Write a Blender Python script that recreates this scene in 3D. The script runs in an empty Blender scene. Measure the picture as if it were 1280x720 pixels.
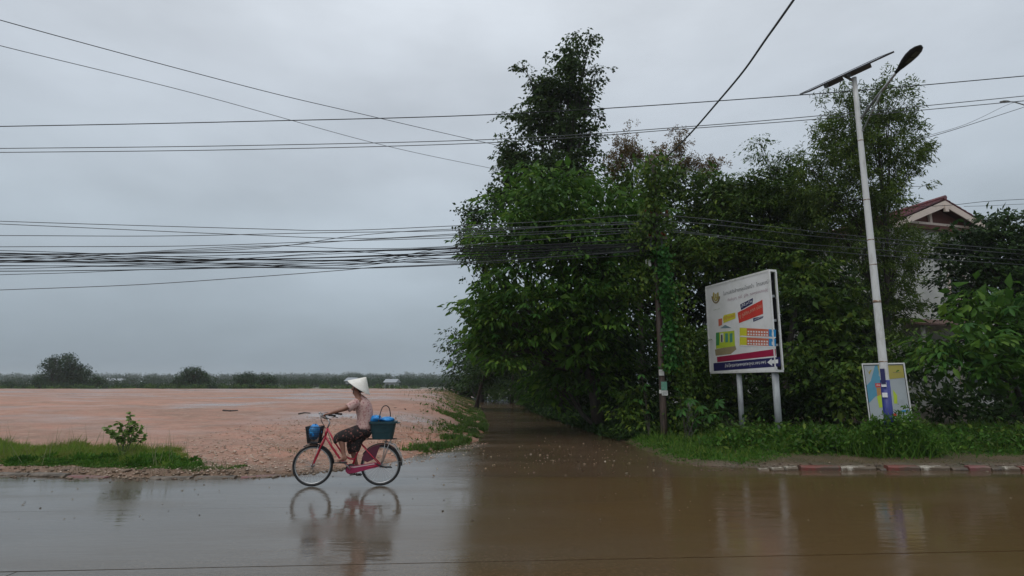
import bpy, math, random
import numpy as np
from mathutils import Vector, Matrix
random.seed(7)
RNG = np.random.default_rng(11)
R = math.radians
S = bpy.context.scene
COL = S.collection

# ------------------------------------------------------------------ camera
PITCH = R(9.23); FPX = 726.0; CAMZ = 1.7
cam_d = bpy.data.cameras.new("camera")
cam_d.sensor_width = 36.0
cam_d.lens = FPX / 1280 * 36.0
cam_d.clip_start = 0.05
cam_d.clip_end = 5000
cam = bpy.data.objects.new("camera", cam_d)
cam.location = (0, 0, CAMZ)
cam.rotation_euler = (math.pi / 2 + PITCH, 0, 0)
COL.objects.link(cam)
S.camera = cam

# ------------------------------------------------------------------ sky, sun, exposure
SUN_EL, SUN_AZ = R(58), R(215)      # azimuth clockwise from +Y: behind and left of the camera
w = bpy.data.worlds.new("World"); S.world = w; w.use_nodes = True
nt = w.node_tree; nt.nodes.clear()
def N(t, kind, **kw):
    n = t.nodes.new(kind)
    for k, v in kw.items(): setattr(n, k, v)
    return n
out = N(nt, 'ShaderNodeOutputWorld'); bg = N(nt, 'ShaderNodeBackground')
bg.inputs['Strength'].default_value = 0.1
sky = N(nt, 'ShaderNodeTexSky', sky_type='NISHITA', sun_disc=False)
sky.sun_elevation = SUN_EL; sky.sun_rotation = SUN_AZ
sky.dust_density = 4; sky.air_density = 1.2
geo = N(nt, 'ShaderNodeTexCoord')
sep = N(nt, 'ShaderNodeSeparateXYZ'); nt.links.new(geo.outputs['Generated'], sep.inputs[0])
ramp = N(nt, 'ShaderNodeValToRGB'); nt.links.new(sep.outputs['Z'], ramp.inputs[0])
e = ramp.color_ramp.elements
e[0].position = 0.0; e[0].color = (.280, .345, .405, 1)
e[1].position = 1.0; e[1].color = (.88, .95, 1.02, 1)
for p_, c_ in ((.10, (.335, .400, .460)), (.24, (.455, .525, .590)), (.42, (.585, .645, .715)), (.60, (.69, .74, .80))):
    x_ = e.new(p_); x_.color = c_ + (1,)
mp = N(nt, 'ShaderNodeMapping'); mp.inputs['Scale'].default_value = (1.0, 1.0, 2.6)
nt.links.new(geo.outputs['Generated'], mp.inputs[0])
noi = N(nt, 'ShaderNodeTexNoise'); noi.inputs['Scale'].default_value = 1.9; noi.inputs['Detail'].default_value = 7
noi.inputs['Roughness'].default_value = .52
nt.links.new(mp.outputs[0], noi.inputs['Vector'])
mr = N(nt, 'ShaderNodeMapRange'); mr.inputs[1].default_value = .3; mr.inputs[2].default_value = .7
mr.inputs[3].default_value = 8.3; mr.inputs[4].default_value = 11.7
nt.links.new(noi.outputs['Fac'], mr.inputs[0])
cl = N(nt, 'ShaderNodeVectorMath', operation='SCALE')
nt.links.new(ramp.outputs[0], cl.inputs[0]); nt.links.new(mr.outputs[0], cl.inputs['Scale'])
mx = N(nt, 'ShaderNodeMixRGB'); mx.inputs[0].default_value = 0.93      # the cloud deck hides most of the blue sky
nt.links.new(sky.outputs[0], mx.inputs[1]); nt.links.new(cl.outputs[0], mx.inputs[2])
nt.links.new(mx.outputs[0], bg.inputs['Color']); nt.links.new(bg.outputs[0], out.inputs[0])

sd = bpy.data.lights.new("sun", 'SUN'); sd.energy = 0.8; sd.angle = R(40); sd.color = (1.0, .97, .92)
so = bpy.data.objects.new("sun", sd); COL.objects.link(so)
so.rotation_euler = (math.pi / 2 - SUN_EL, 0, -SUN_AZ + math.pi)
S.view_settings.view_transform = 'Standard'; S.view_settings.look = 'None'
S.view_settings.exposure = 0.0; S.view_settings.gamma = 1.0; S.view_settings.use_curve_mapping = False
S.render.engine = 'CYCLES'
S.cycles.use_denoising = True
S.cycles.max_bounces = 7; S.cycles.diffuse_bounces = 3; S.cycles.glossy_bounces = 3
S.cycles.transmission_bounces = 3; S.cycles.transparent_max_bounces = 6; S.cycles.volume_bounces = 1
S.cycles.sample_clamp_indirect = 4

# ------------------------------------------------------------------ helpers: places
CP, SP = math.cos(PITCH), math.sin(PITCH)
def ray(px, py):
    u = (px - 640) / FPX; v = (360 - py) / FPX
    return Vector((u, CP - v * SP, SP + v * CP))
def at(px, py, Y):
    r = ray(px, py); t = Y / r.y
    return Vector((r.x * t, Y, CAMZ + r.z * t))
def gp(px, py, z=0.0):
    r = ray(px, py); t = (z - CAMZ) / r.z
    return Vector((r.x * t, r.y * t, z))
def mpp(py, Y):                       # metres per photo pixel at distance Y
    return (Y / ray(640, py).y) / FPX
def sstep(a, b, x):
    t = min(1, max(0, (x - a) / (b - a))); return t * t * (3 - 2 * t)
def lerp_poly(pts, y):
    if y <= pts[0][0]: return pts[0][1]
    for (a, xa), (b, xb) in zip(pts, pts[1:]):
        if y <= b: return xa + (xb - xa) * (y - a) / (b - a)
    return pts[-1][1]
def wob(x, y, f=1.0, s=0.0):
    return (math.sin(x * 1.7 * f + s) * math.cos(y * 1.3 * f + s * 2) + .5 * math.sin(x * 3.9 * f + y * 2.7 * f + s) + .3 * math.sin(y * 7.1 * f - x * 5.3 * f + s * 3)) / 1.8

# ------------------------------------------------------------------ helpers: materials
def mat(name, col, rough=.6, metal=0, spec=.5, noise=None, bump=None, trans=0, coat=0, ior=None, nscale=8, island=None, stretch=None, rrange=None):
    """noise=(colour2, amount-low, amount-high); island=(colA,colB,colC) random colour per loose piece."""
    m = bpy.data.materials.new(name); m.use_nodes = True
    t = m.node_tree; b = t.nodes['Principled BSDF']; o = t.nodes['Material Output']
    b.inputs['Base Color'].default_value = (*col, 1); b.inputs['Roughness'].default_value = rough
    b.inputs['Metallic'].default_value = metal; b.inputs['Specular IOR Level'].default_value = spec
    b.inputs['Coat Weight'].default_value = coat; b.inputs['Coat Roughness'].default_value = .08
    if ior: b.inputs['IOR'].default_value = ior
    tc = N(t, 'ShaderNodeTexCoord'); mpn = N(t, 'ShaderNodeMapping')
    t.links.new(tc.outputs['Object'], mpn.inputs[0])
    if stretch: mpn.inputs['Scale'].default_value = stretch
    csock = None
    if island:
        g = N(t, 'ShaderNodeNewGeometry'); cr = N(t, 'ShaderNodeValToRGB')
        cr.color_ramp.elements[0].color = (*island[0], 1); cr.color_ramp.elements[1].color = (*island[-1], 1)
        for i, c in enumerate(island[1:-1]):
            q = cr.color_ramp.elements.new((i + 1) / (len(island) - 1)); q.color = (*c, 1)
        t.links.new(g.outputs['Random Per Island'], cr.inputs[0]); csock = cr.outputs[0]
    if noise:
        n1 = N(t, 'ShaderNodeTexNoise'); n1.inputs['Scale'].default_value = nscale; n1.inputs['Detail'].default_value = 8
        n1.inputs['Roughness'].default_value = .65
        t.links.new(mpn.outputs[0], n1.inputs['Vector'])
        m1 = N(t, 'ShaderNodeMapRange'); m1.inputs[1].default_value = noise[1]; m1.inputs[2].default_value = noise[2]
        t.links.new(n1.outputs['Fac'], m1.inputs[0])
        mm = N(t, 'ShaderNodeMixRGB'); t.links.new(m1.outputs[0], mm.inputs[0])
        mm.inputs[1].default_value = (*col, 1); mm.inputs[2].default_value = (*noise[0], 1)
        if csock: t.links.new(csock, mm.inputs[1])
        csock = mm.outputs[0]
        if rrange:
            r1 = N(t, 'ShaderNodeMapRange'); r1.inputs[3].default_value = rrange[0]; r1.inputs[4].default_value = rrange[1]
            t.links.new(m1.outputs[0], r1.inputs[0]); t.links.new(r1.outputs[0], b.inputs['Roughness'])
    if csock: t.links.new(csock, b.inputs['Base Color'])
    if bump:
        n2 = N(t, 'ShaderNodeTexNoise'); n2.inputs['Scale'].default_value = bump[0]; n2.inputs['Detail'].default_value = 6
        t.links.new(mpn.outputs[0], n2.inputs['Vector'])
        bm_ = N(t, 'ShaderNodeBump'); bm_.inputs['Strength'].default_value = bump[1]; bm_.inputs['Distance'].default_value = bump[2]
        t.links.new(n2.outputs['Fac'], bm_.inputs['Height']); t.links.new(bm_.outputs[0], b.inputs['Normal'])
    if trans:
        tr = N(t, 'ShaderNodeBsdfTranslucent'); ms = N(t, 'ShaderNodeMixShader'); ms.inputs[0].default_value = trans
        if csock: t.links.new(csock, tr.inputs[0])
        else: tr.inputs[0].default_value = (*col, 1)
        t.links.new(b.outputs[0], ms.inputs[1]); t.links.new(tr.outputs[0], ms.inputs[2]); t.links.new(ms.outputs[0], o.inputs[0])
    return m
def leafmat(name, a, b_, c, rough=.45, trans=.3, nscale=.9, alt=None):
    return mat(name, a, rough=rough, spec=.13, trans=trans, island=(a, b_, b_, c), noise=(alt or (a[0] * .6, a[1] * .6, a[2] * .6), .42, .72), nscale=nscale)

M = {}
M['soil'] = mat('wet_soil', (.10, .065, .04), .75, noise=((.05, .035, .022), .35, .7), bump=(14, .5, .03))
M['bark'] = mat('wet_bark', (.055, .042, .032), .7, noise=((.02, .018, .014), .4, .65), bump=(18, .8, .02), stretch=(1, 1, .25))
M['leaf_whorl'] = leafmat('leaf_whorl', (.044, .115, .016), (.078, .175, .024), (.18, .29, .040), .45, .38)
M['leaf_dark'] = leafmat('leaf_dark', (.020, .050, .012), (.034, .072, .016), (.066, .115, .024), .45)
M['leaf_tall'] = leafmat('leaf_tall', (.034, .070, .018), (.055, .100, .024), (.10, .145, .035), .45)
M['leaf_mid'] = leafmat('leaf_mid', (.040, .088, .014), (.072, .135, .020), (.18, .24, .034), .42)
M['leaf_rust'] = leafmat('leaf_rust', (.17, .13, .045), (.20, .11, .06), (.13, .17, .04), .5, .4)
M['leaf_feather'] = leafmat('leaf_feather', (.066, .120, .024), (.105, .165, .032), (.19, .24, .050), .5)
M['leaf_bright'] = leafmat('leaf_bright', (.035, .13, .026), (.05, .17, .03), (.09, .22, .04), .4, .4)
M['leaf_bank'] = leafmat('leaf_bank', (.07, .14, .03), (.10, .17, .04), (.06, .11, .028), .55, .3)
M['leaf_far'] = leafmat('leaf_far', (.026, .060, .024), (.036, .075, .028), (.050, .09, .032), .6, .2)
M['grass'] = leafmat('grass', (.095, .19, .020), (.14, .25, .028), (.27, .30, .07), .55, .4, 1.6, (.20, .18, .055))
M['weed_green'] = leafmat('weed_green', (.045, .13, .018), (.075, .18, .024), (.14, .25, .035), .45, .35, 2.2)
M['dry_grass'] = leafmat('dry_grass', (.16, .13, .06), (.20, .17, .08), (.12, .13, .045), .7, .3, 2)
M['grass_dark'] = leafmat('grass_dark', (.055, .145, .018), (.09, .20, .026), (.17, .26, .045), .5, .4)
M['paint_white'] = mat('weathered_white_paint', (.66, .67, .66), .4, noise=((.36, .34, .30), .5, .8), nscale=6, stretch=(1, 1, .3))
M['galv'] = mat('galvanised_steel', (.42, .44, .45), .45, .6, noise=((.26, .27, .28), .4, .7), nscale=9)
M['dark_metal'] = mat('dark_metal', (.02, .02, .022), .45, .3)
M['black'] = mat('black_rubber', (.012, .012, .013), .55)
M['cable_black'] = mat('black_cable_sheath', (.014, .015, .017), .55, spec=.2)
M['cable'] = mat('cable_sheath', (.055, .062, .066), .32)

# ------------------------------------------------------------------ helpers: meshes
def link(o, parent=None):
    COL.objects.link(o)
    if parent: o.parent = parent
    return o
def tag(o, label=None, cat=None, group=None, kind=None):
    if label: o['label'] = label
    if cat: o['category'] = cat
    if group: o['group'] = group
    if kind: o['kind'] = kind
    return o
def empty(name, loc=(0, 0, 0), rz=0):
    o = bpy.data.objects.new(name, None); o.location = loc; o.rotation_euler = (0, 0, rz)
    o.empty_display_size = .2
    return link(o)
def thing(name, label, cat, loc=(0, 0, 0), rz=0, group=None):
    return tag(empty(name, loc, rz), label, cat, group)

class MB:
    def __init__(s): s.v = []; s.f = []
    def add(s, vs, fs):
        b = len(s.v); s.v += [tuple(p) for p in vs]; s.f += [tuple(i + b for i in f) for f in fs]; return s
    def box(s, c, d, rot=None, taper=1.0):
        c = Vector(c); vs = []
        for z in (-1, 1):
            k = taper if z > 0 else 1
            for x, y in ((-1, -1), (1, -1), (1, 1), (-1, 1)):
                p = Vector((x * d[0] / 2 * k, y * d[1] / 2 * k, z * d[2] / 2))
                if rot is not None: p = rot @ p
                vs.append(c + p)
        return s.add(vs, [(3, 2, 1, 0), (4, 5, 6, 7), (0, 1, 5, 4), (1, 2, 6, 5), (2, 3, 7, 6), (3, 0, 4, 7)])
    def tube(s, pts, r, n=8, closed=False, cap=True, flat=1.0):
        pts = [Vector(p) for p in pts]; L = len(pts)
        rs = r if isinstance(r, (list, tuple)) else [r] * L
        vs = []; prev = None
        for i, p in enumerate(pts):
            if closed: tg = pts[(i + 1) % L] - pts[i - 1]
            else: tg = pts[min(i + 1, L - 1)] - pts[max(i - 1, 0)]
            if tg.length < 1e-9: tg = Vector((0, 0, 1))
            tg.normalize()
            if prev is None:
                a = Vector((0, 0, 1)) if abs(tg.z) < .9 else Vector((1, 0, 0))
            else: a = prev
            nrm = (a - tg * a.dot(tg))
            if nrm.length < 1e-6: nrm = tg.orthogonal()
            nrm.normalize(); prev = nrm; bn = tg.cross(nrm)
            for k in range(n):
                t = 2 * math.pi * k / n
                vs.append(p + nrm * math.cos(t) * rs[i] + bn * math.sin(t) * rs[i] * flat)
        fs = []
        for i in range(L if closed else L - 1):
            j = (i + 1) % L
            for k in range(n):
                fs.append((i * n + k, i * n + (k + 1) % n, j * n + (k + 1) % n, j * n + k))
        if cap and not closed:
            fs.append(tuple(range(n))[::-1]); fs.append(tuple((L - 1) * n + k for k in range(n)))
        return s.add(vs, fs)
    def loft(s, rings, cap=True):
        n = len(rings[0]); vs = [p for r in rings for p in r]; fs = []
        for i in range(len(rings) - 1):
            for k in range(n):
                fs.append((i * n + k, i * n + (k + 1) % n, (i + 1) * n + (k + 1) % n, (i + 1) * n + k))
        if cap:
            fs.append(tuple(range(n))[::-1]); fs.append(tuple((len(rings) - 1) * n + k for k in range(n)))
        return s.add(vs, fs)
    def build(s, name, m, parent=None, smooth=False, bevel=0, sub=0):
        me = bpy.data.meshes.new(name); me.from_pydata(s.v, [], s.f); me.update()
        me.materials.append(m)
        if smooth: me.polygons.foreach_set('use_smooth', [True] * len(me.polygons))
        o = bpy.data.objects.new(name, me); link(o, parent)
        if bevel:
            b = o.modifiers.new('bevel', 'BEVEL'); b.width = bevel; b.segments = 2; b.limit_method = 'ANGLE'
        if sub:
            q = o.modifiers.new('sub', 'SUBSURF'); q.levels = q.render_levels = sub
        return o
def ell(c, rx, ry, rot=0, n=14, axis='z', tilt=None):
    """ring of points about c in the xy plane; tilt = Matrix applied to offsets"""
    pts = []
    for k in range(n):
        t = 2 * math.pi * k / n
        p = Vector((math.cos(t) * rx, math.sin(t) * ry, 0))
        if tilt is not None: p = tilt @ p
        pts.append(Vector(c) + p)
    return pts
def mesh_np(name, V, F, m, parent=None, smooth=False):
    """V (n,3), F (k,3) or (k,4) arrays"""
    me = bpy.data.meshes.new(name); n, w_ = F.shape
    me.vertices.add(len(V)); me.vertices.foreach_set('co', V.astype(np.float32).ravel())
    me.loops.add(n * w_); me.loops.foreach_set('vertex_index', F.astype(np.int32).ravel())
    me.polygons.add(n); me.polygons.foreach_set('loop_start', np.arange(0, n * w_, w_, dtype=np.int32))
    if smooth: me.polygons.foreach_set('use_smooth', np.ones(n, dtype=bool))
    me.update(calc_edges=True); me.materials.append(m)
    return link(bpy.data.objects.new(name, me), parent)

# leaf templates: x across, y along, z up; last rows = triangles
KITE = (np.array([(0, 0, 0), (.5, .42, .10), (0, 1, -.06), (-.5, .42, .10)]), np.array([(0, 1, 2), (0, 2, 3)]))
BLADE = (np.array([(-.5, 0, 0), (.5, 0, 0), (0, 1, 0)]), np.array([(0, 1, 2)]))
BIG = (np.array([(0, 0, 0), (.36, .22, .05), (.5, .55, .03), (.3, .85, -.08), (0, 1.04, -.18), (-.3, .85, -.08), (-.5, .55, .03), (-.36, .22, .05), (0, .5, -.03)]),
       np.array([(0, 1, 8), (1, 2, 8), (2, 3, 8), (3, 4, 8), (4, 5, 8), (5, 6, 8), (6, 7, 8), (7, 0, 8)]))
HEX = (np.array([(0, 0, 0), (.42, .3, .08), (.4, .7, .04), (0, 1, -.1), (-.4, .7, .04), (-.42, .3, .08)]),
       np.array([(0, 1, 2), (0, 2, 3), (0, 3, 4), (0, 4, 5)]))
def unit(a): return a / (np.linalg.norm(a, axis=1, keepdims=True) + 1e-9)
def leaf_arrays(pos, dr, L, wr, tpl, up=None, roll=.7):
    n = len(pos); a = unit(dr)
    u = RNG.normal(0, roll, (n, 3)) + (np.array([0, 0, 1.0]) if up is None else up)
    b = unit(np.cross(a, u)); c = np.cross(b, a)
    T, F = tpl
    L = np.broadcast_to(L, (n,))[:, None, None]
    V = pos[:, None, :] + L * (T[None, :, 0:1] * wr * b[:, None, :] + T[None, :, 1:2] * a[:, None, :] + T[None, :, 2:3] * c[:, None, :])
    FF = (F[None] + (np.arange(n) * len(T))[:, None, None]).reshape(-1, 3)
    return V.reshape(-1, 3), FF
def lump(d, ph, amp):
    return 1 + amp * (np.sin(d[:, 0] * 4.1 + ph) * np.sin(d[:, 1] * 3.7 + ph * 1.7) + .6 * np.sin(d[:, 2] * 6.3 + d[:, 0] * 5 + ph * 2.3) + .4 * np.sin(d[:, 2] * 11 + d[:, 1] * 9 + ph))
def clump_points(c, r, n, amp=.22, shell=2.0):
    d = unit(RNG.normal(0, 1, (n, 3)))
    k = RNG.random(n) ** (1 / shell)
    ph = RNG.random() * 9
    p = d * (k * lump(d, ph, amp))[:, None] * np.array(r)[None] + np.array(c)[None]
    return p, d
def sprays(c, d, k, style, L, spread=3.0):
    """k leaves round each clump centre c with outward direction d -> positions, directions, lengths"""
    n = len(c)
    C_ = np.repeat(c, k, 0); D_ = np.repeat(d, k, 0)
    j = np.tile(np.arange(k), n)
    if style == 'whorl':                      # radiating drooping leaves round a twig tip
        ax = unit(d * [1, 1, .35] + [0, 0, .45] + RNG.normal(0, .25, (n, 3)))
        A = np.repeat(ax, k, 0)
        t = unit(np.cross(A, RNG.normal(0, 1, (n * k, 3))))
        dr = unit(t + A * .25 + [0, 0, -.45])
        pos = C_ + A * (RNG.random((n * k, 1)) * L * .5)
        ln = L * (.7 + .5 * RNG.random(n * k))
    elif style == 'pinnate':                  # leaflets in two ranks along an arching rachis
        ax = unit(d * [1, 1, .5] + [0, 0, .15] + RNG.normal(0, .35, (n, 3)))
        A = np.repeat(ax, k, 0); s = (j // 2 + 1) / (k / 2)
        side = unit(np.cross(A, np.array([[0, 0, 1.0]]) + RNG.normal(0, .3, (n * k, 3)))) * np.where(j % 2 == 0, 1, -1)[:, None]
        pos = C_ + A * (s[:, None] * L * 4.2) + np.array([0, 0, -1.0]) * (s[:, None] ** 2 * L * 1.5)
        dr = unit(side + A * .6 + [0, 0, -.35]); ln = L * (.75 + .4 * RNG.random(n * k))
    elif style == 'tier':                     # flat overlapping spray, leaves hanging outwards from its rim
        R_ = L * spread
        ph = RNG.random(n * k) * 2 * math.pi; q = np.sqrt(RNG.random(n * k))
        o_ = np.stack([np.cos(ph), np.sin(ph), np.zeros(n * k)], 1)
        T_ = np.repeat(RNG.normal(0, .22, (n, 2)) + d[:, :2] * .0, k, 0)
        hor = D_ * [1, 1, 0]; S_ = np.repeat(.65 + .7 * RNG.random(n), k)[:, None]
        off = (o_ + hor * .35) * (q[:, None] * R_) * S_
        zz = -.30 * q ** 2 * R_ + (off[:, 0] * T_[:, 0] + off[:, 1] * T_[:, 1]) + RNG.normal(0, L * .22, n * k)
        pos = C_ + off + np.stack([0 * zz, 0 * zz, zz], 1)
        dr = unit(o_ * (.5 + .5 * q[:, None]) + hor * .5 + RNG.normal(0, .32, (n * k, 3)) + [0, 0, -1.0] * (.25 + .45 * q[:, None])); ln = L * (.5 + .95 * RNG.random(n * k) ** 1.4)
    elif style == 'droop':                    # narrow hanging leaves
        A = np.repeat(unit(d + [0, 0, .5] + RNG.normal(0, .4, (n, 3))), k, 0)
        s = RNG.random((n * k, 1))
        pos = C_ + A * s * L * 3.0 + RNG.normal(0, L * .55, (n * k, 3)) * [1, 1, .8]
        dr = unit(A * .7 + RNG.normal(0, .55, (n * k, 3)) + [0, 0, -.55]); ln = L * (.6 + .6 * RNG.random(n * k))
    else:                                     # loose bunch
        pos = C_ + RNG.normal(0, L * .75, (n * k, 3))
        dr = unit(D_ * .6 + RNG.normal(0, .7, (n * k, 3)) + [0, 0, -.2]); ln = L * (.6 + .7 * RNG.random(n * k))
    return pos, dr, ln

def blob(px, py, rx, ry, Y, rd=None):
    k = mpp(py, Y); c = at(px, py, Y)
    return (np.array(c), np.array((rx * k, rd if rd else (rx + ry) / 2 * k, ry * k)))
LEAFN = 0
def foliage(blobs, m, L=.14, wr=.5, k=8, style='bunch', dens=1.0, tpl=KITE, amp=.22, shell=2.0, name='crown', parent=None, zmin=0.05, spread=3.0, core=0.0):
    global LEAFN
    VV = []; FF = []; base = 0; cents = []
    for c, r in blobs:
        a, b, h = r; area = 4 * math.pi * (((a * b) ** 1.6 + (a * h) ** 1.6 + (b * h) ** 1.6) / 3) ** (1 / 1.6)
        n = max(4, int(dens * area * 1.0 / (L * L * wr * k) * 1.25))
        p, d = clump_points(c, r, n, amp, shell)
        keep = p[:, 2] > zmin; p = p[keep]; d = d[keep]
        cents.append((c, r, p))
        if core and r[0] > .55:                # dense inner leafage that closes the crown
            Lc = L * 1.7; nc = int(core * area * .5 / (Lc * Lc * .5 * 10) * 1.25) + 3
            pc, dc = clump_points(c, np.array(r) * .66, nc, .2, 1.6)
            ok = pc[:, 2] > zmin; pc = pc[ok]; dc = dc[ok]
            if len(pc):
                q1, q2, q3 = sprays(pc, dc, 10, 'bunch', Lc)
                V, F = leaf_arrays(q1, q2, q3, .5, KITE)
                V[:, 2] = np.maximum(V[:, 2], .02); VV.append(V); FF.append(F + base); base += len(V); LEAFN += len(F)
        pos, dr, ln = sprays(p, d, k, style, L, spread)
        V, F = leaf_arrays(pos, dr, ln, wr, tpl, roll=.35 if style == 'tier' else .7)
        V[:, 2] = np.maximum(V[:, 2], .02)
        VV.append(V); FF.append(F + base); base += len(V); LEAFN += len(F)
    V = np.concatenate(VV); F = np.concatenate(FF)
    o = mesh_np(name, V, F, m, parent); o['kind'] = 'stuff' if parent else o.get('kind', 'stuff')
    return o, cents
def limbs(base, cents, r0, m=None, twigs=10, parent=None, split=.35, name='trunk', lean=0):
    """trunk from the ground to the crown with limbs to every blob and twigs to some clumps"""
    mb = MB(); base = Vector(base)
    cs = [Vector(c) for c, r, p in cents]
    rm = max(float(r[2]) for c, r, p in cents); top = max([Vector(c) for c, r, p in cents if r[2] > .5 * rm], key=lambda q: q.z)
    mean = sum(cs, Vector()) / len(cs)
    n = 9; pts = []; fork = []
    for i in range(n):
        t = i / (n - 1)
        p = base.lerp(Vector((top.x, top.y, top.z)), t)
        p += Vector((math.sin(t * 5 + base.x) * .12, math.cos(t * 4 + base.y) * .1, 0)) * (top.z * .12) * (1 - (2 * t - 1) ** 2)
        pts.append(p)
    mb.tube(pts, [r0 * (1.35 if i == 0 else 1.0) * (1 - .82 * i / (n - 1)) for i in range(n)], 9)
    for (c, r, p) in cents:
        c = Vector(c)
        h = max(.1, min(.85, (c.z - r[2] * .9 - base.z) / max(.1, top.z - base.z))) * random.uniform(.75, 1)
        s = base.lerp(top, h)
        i0 = min(n - 1, int(h * (n - 1))); s = pts[i0]
        rr = r0 * (1 - .82 * h) * .55
        q = [s, s.lerp(c, .35) + Vector((0, 0, -.05 * (c - s).length)), s.lerp(c, .7) + Vector((random.uniform(-.1, .1), 0, .06 * (c - s).length)), c]
        mb.tube(q, [rr, rr * .8, rr * .55, rr * .3], 6)
        for j in range(min(twigs, len(p))):
            e_ = Vector(p[random.randrange(len(p))])
            st = q[random.choice((1, 2, 3))]
            mid = st.lerp(e_, .5) + Vector((0, 0, random.uniform(-.02, .1)))
            mb.tube([st, mid, e_], [rr * .35, rr * .22, .008], 4, cap=False)
    return mb.build(name, m or M['bark'], parent, smooth=True)
def tree(name, label, base, blobs, m, r0=.14, cat='tree', group=None, twigs=10, **kw):
    t = thing(name, label, cat, (0, 0, 0), group=group)
    t.location = base
    o, cents = foliage(blobs, m, parent=None, **kw)
    o.parent = t; o.matrix_parent_inverse = Matrix.Translation(-Vector(base))
    tr = limbs(base, cents, r0, twigs=twigs)
    tr.parent = t; tr.matrix_parent_inverse = Matrix.Translation(-Vector(base))
    return t, cents
def adopt(o, t):
    o.parent = t; o.matrix_parent_inverse = Matrix.Translation(-Vector(t.location)); return o
# ================================================================== THE SETTING
# ---- ground sheet to the horizon
def grid(name, xs, ys, hf, m, kind='structure', smooth=True):
    X, Y = np.meshgrid(xs, ys); Z = np.array([[hf(x, y) for x in xs] for y in ys])
    V = np.stack([X.ravel(), Y.ravel(), Z.ravel()], 1); nx, ny = len(xs), len(ys)
    i = (np.arange(ny - 1)[:, None] * nx + np.arange(nx - 1)[None]).ravel()
    F = np.stack([i, i + 1, i + nx + 1, i + nx], 1)
    o = mesh_np(name, V, F, m, smooth=smooth); o['kind'] = kind; return o
M['far_ground'] = mat('far_meadow', (.07, .085, .035), .8, noise=((.10, .075, .045), .4, .65), nscale=.06)
grid('ground', np.concatenate([np.linspace(-1500, -100, 12), np.linspace(-90, 90, 30), np.linspace(100, 1500, 12)]),
     np.concatenate([np.linspace(-300, -20, 8), np.linspace(-15, 100, 24), np.linspace(120, 1300, 20)]),
     lambda x, y: -.12 - .5 * sstep(60, 95, y) + .0, M['far_ground'])

# ---- wet concrete road: slabs with recessed joints, a film of rain water
def wetmat(name, c1, c2, r0, r1, ripple=.35, rs=(.5, 1.6, 1), tint=None):
    m = bpy.data.materials.new(name); m.use_nodes = True; t = m.node_tree; b = t.nodes['Principled BSDF']
    b.inputs['IOR'].default_value = 1.36; b.inputs['Specular IOR Level'].default_value = .5
    tc = N(t, 'ShaderNodeTexCoord')
    def nz(scale, det, st=(1, 1, 1), rg=.6):
        mp_ = N(t, 'ShaderNodeMapping'); mp_.inputs['Scale'].default_value = st; t.links.new(tc.outputs['Object'], mp_.inputs[0])
        n = N(t, 'ShaderNodeTexNoise'); n.inputs['Scale'].default_value = scale; n.inputs['Detail'].default_value = det
        n.inputs['Roughness'].default_value = rg; t.links.new(mp_.outputs[0], n.inputs['Vector']); return n
    def rng_(src, a, b2, c, d):
        q = N(t, 'ShaderNodeMapRange')
        for i, v in zip((1, 2, 3, 4), (a, b2, c, d)): q.inputs[i].default_value = v
        t.links.new(src, q.inputs[0]); return q
    big = nz(.35, 6, (.5, 1, 1)); fine = nz(22, 6, (1, 1, 1), .75)
    mm = N(t, 'ShaderNodeMixRGB'); mm.inputs[1].default_value = (*c1, 1); mm.inputs[2].default_value = (*c2, 1)
    t.links.new(rng_(big.outputs['Fac'], .35, .68, 0, 1).outputs[0], mm.inputs[0])
    if tint:                                  # silt washed out of the lane over the right half of the road
        sx = N(t, 'ShaderNodeSeparateXYZ'); t.links.new(tc.outputs['Object'], sx.inputs[0])
        sd2 = N(t, 'ShaderNodeMath', operation='MULTIPLY_ADD'); t.links.new(big.outputs['Fac'], sd2.inputs[0]); sd2.inputs[1].default_value = 9; t.links.new(sx.outputs['X'], sd2.inputs[2])
        mt_ = N(t, 'ShaderNodeMixRGB'); t.links.new(rng_(sd2.outputs[0], .5, 6.5, 0, 1).outputs[0], mt_.inputs[0]); mt_.inputs[2].default_value = (*tint, 1)
        t.links.new(mm.outputs[0], mt_.inputs[1]); mm = mt_
    m2 = N(t, 'ShaderNodeMixRGB', blend_type='MULTIPLY'); m2.inputs[0].default_value = .8
    t.links.new(mm.outputs[0], m2.inputs[1]); t.links.new(rng_(fine.outputs['Fac'], .25, .75, .55, 1.35).outputs[0], m2.inputs[2])
    t.links.new(m2.outputs[0], b.inputs['Base Color'])
    rn = nz(.8, 7, (.35, 1.2, 1)); t.links.new(rng_(rn.outputs['Fac'], .38, .62, r0, r1).outputs[0], b.inputs['Roughness'])
    w1 = nz(3.2, 3, rs); w2 = nz(90, 3)
    ad = N(t, 'ShaderNodeMath', operation='MULTIPLY_ADD'); t.links.new(w2.outputs['Fac'], ad.inputs[0]); ad.inputs[1].default_value = .05
    t.links.new(w1.outputs['Fac'], ad.inputs[2])
    bp = N(t, 'ShaderNodeBump'); bp.inputs['Strength'].default_value = ripple; bp.inputs['Distance'].default_value = .012
    t.links.new(ad.outputs[0], bp.inputs['Height']); t.links.new(bp.outputs[0], b.inputs['Normal'])
    return m
M['road'] = wetmat('wet_concrete', (.120, .098, .076), (.085, .070, .054), .05, .21, .34, tint=(.108, .066, .030))
M['lane'] = wetmat('wet_mud_lane', (.115, .072, .042), (.075, .050, .030), .07, .24, .3, (.6, 2.2, 1))
M['joint'] = mat('joint_grit', (.02, .016, .012), .7)
rb = MB().box((0, -30, -.08), (160, 82, .08)).build('road', M['joint']); tag(rb, kind='structure')
rb.location = (0, 0, 0)
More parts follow.
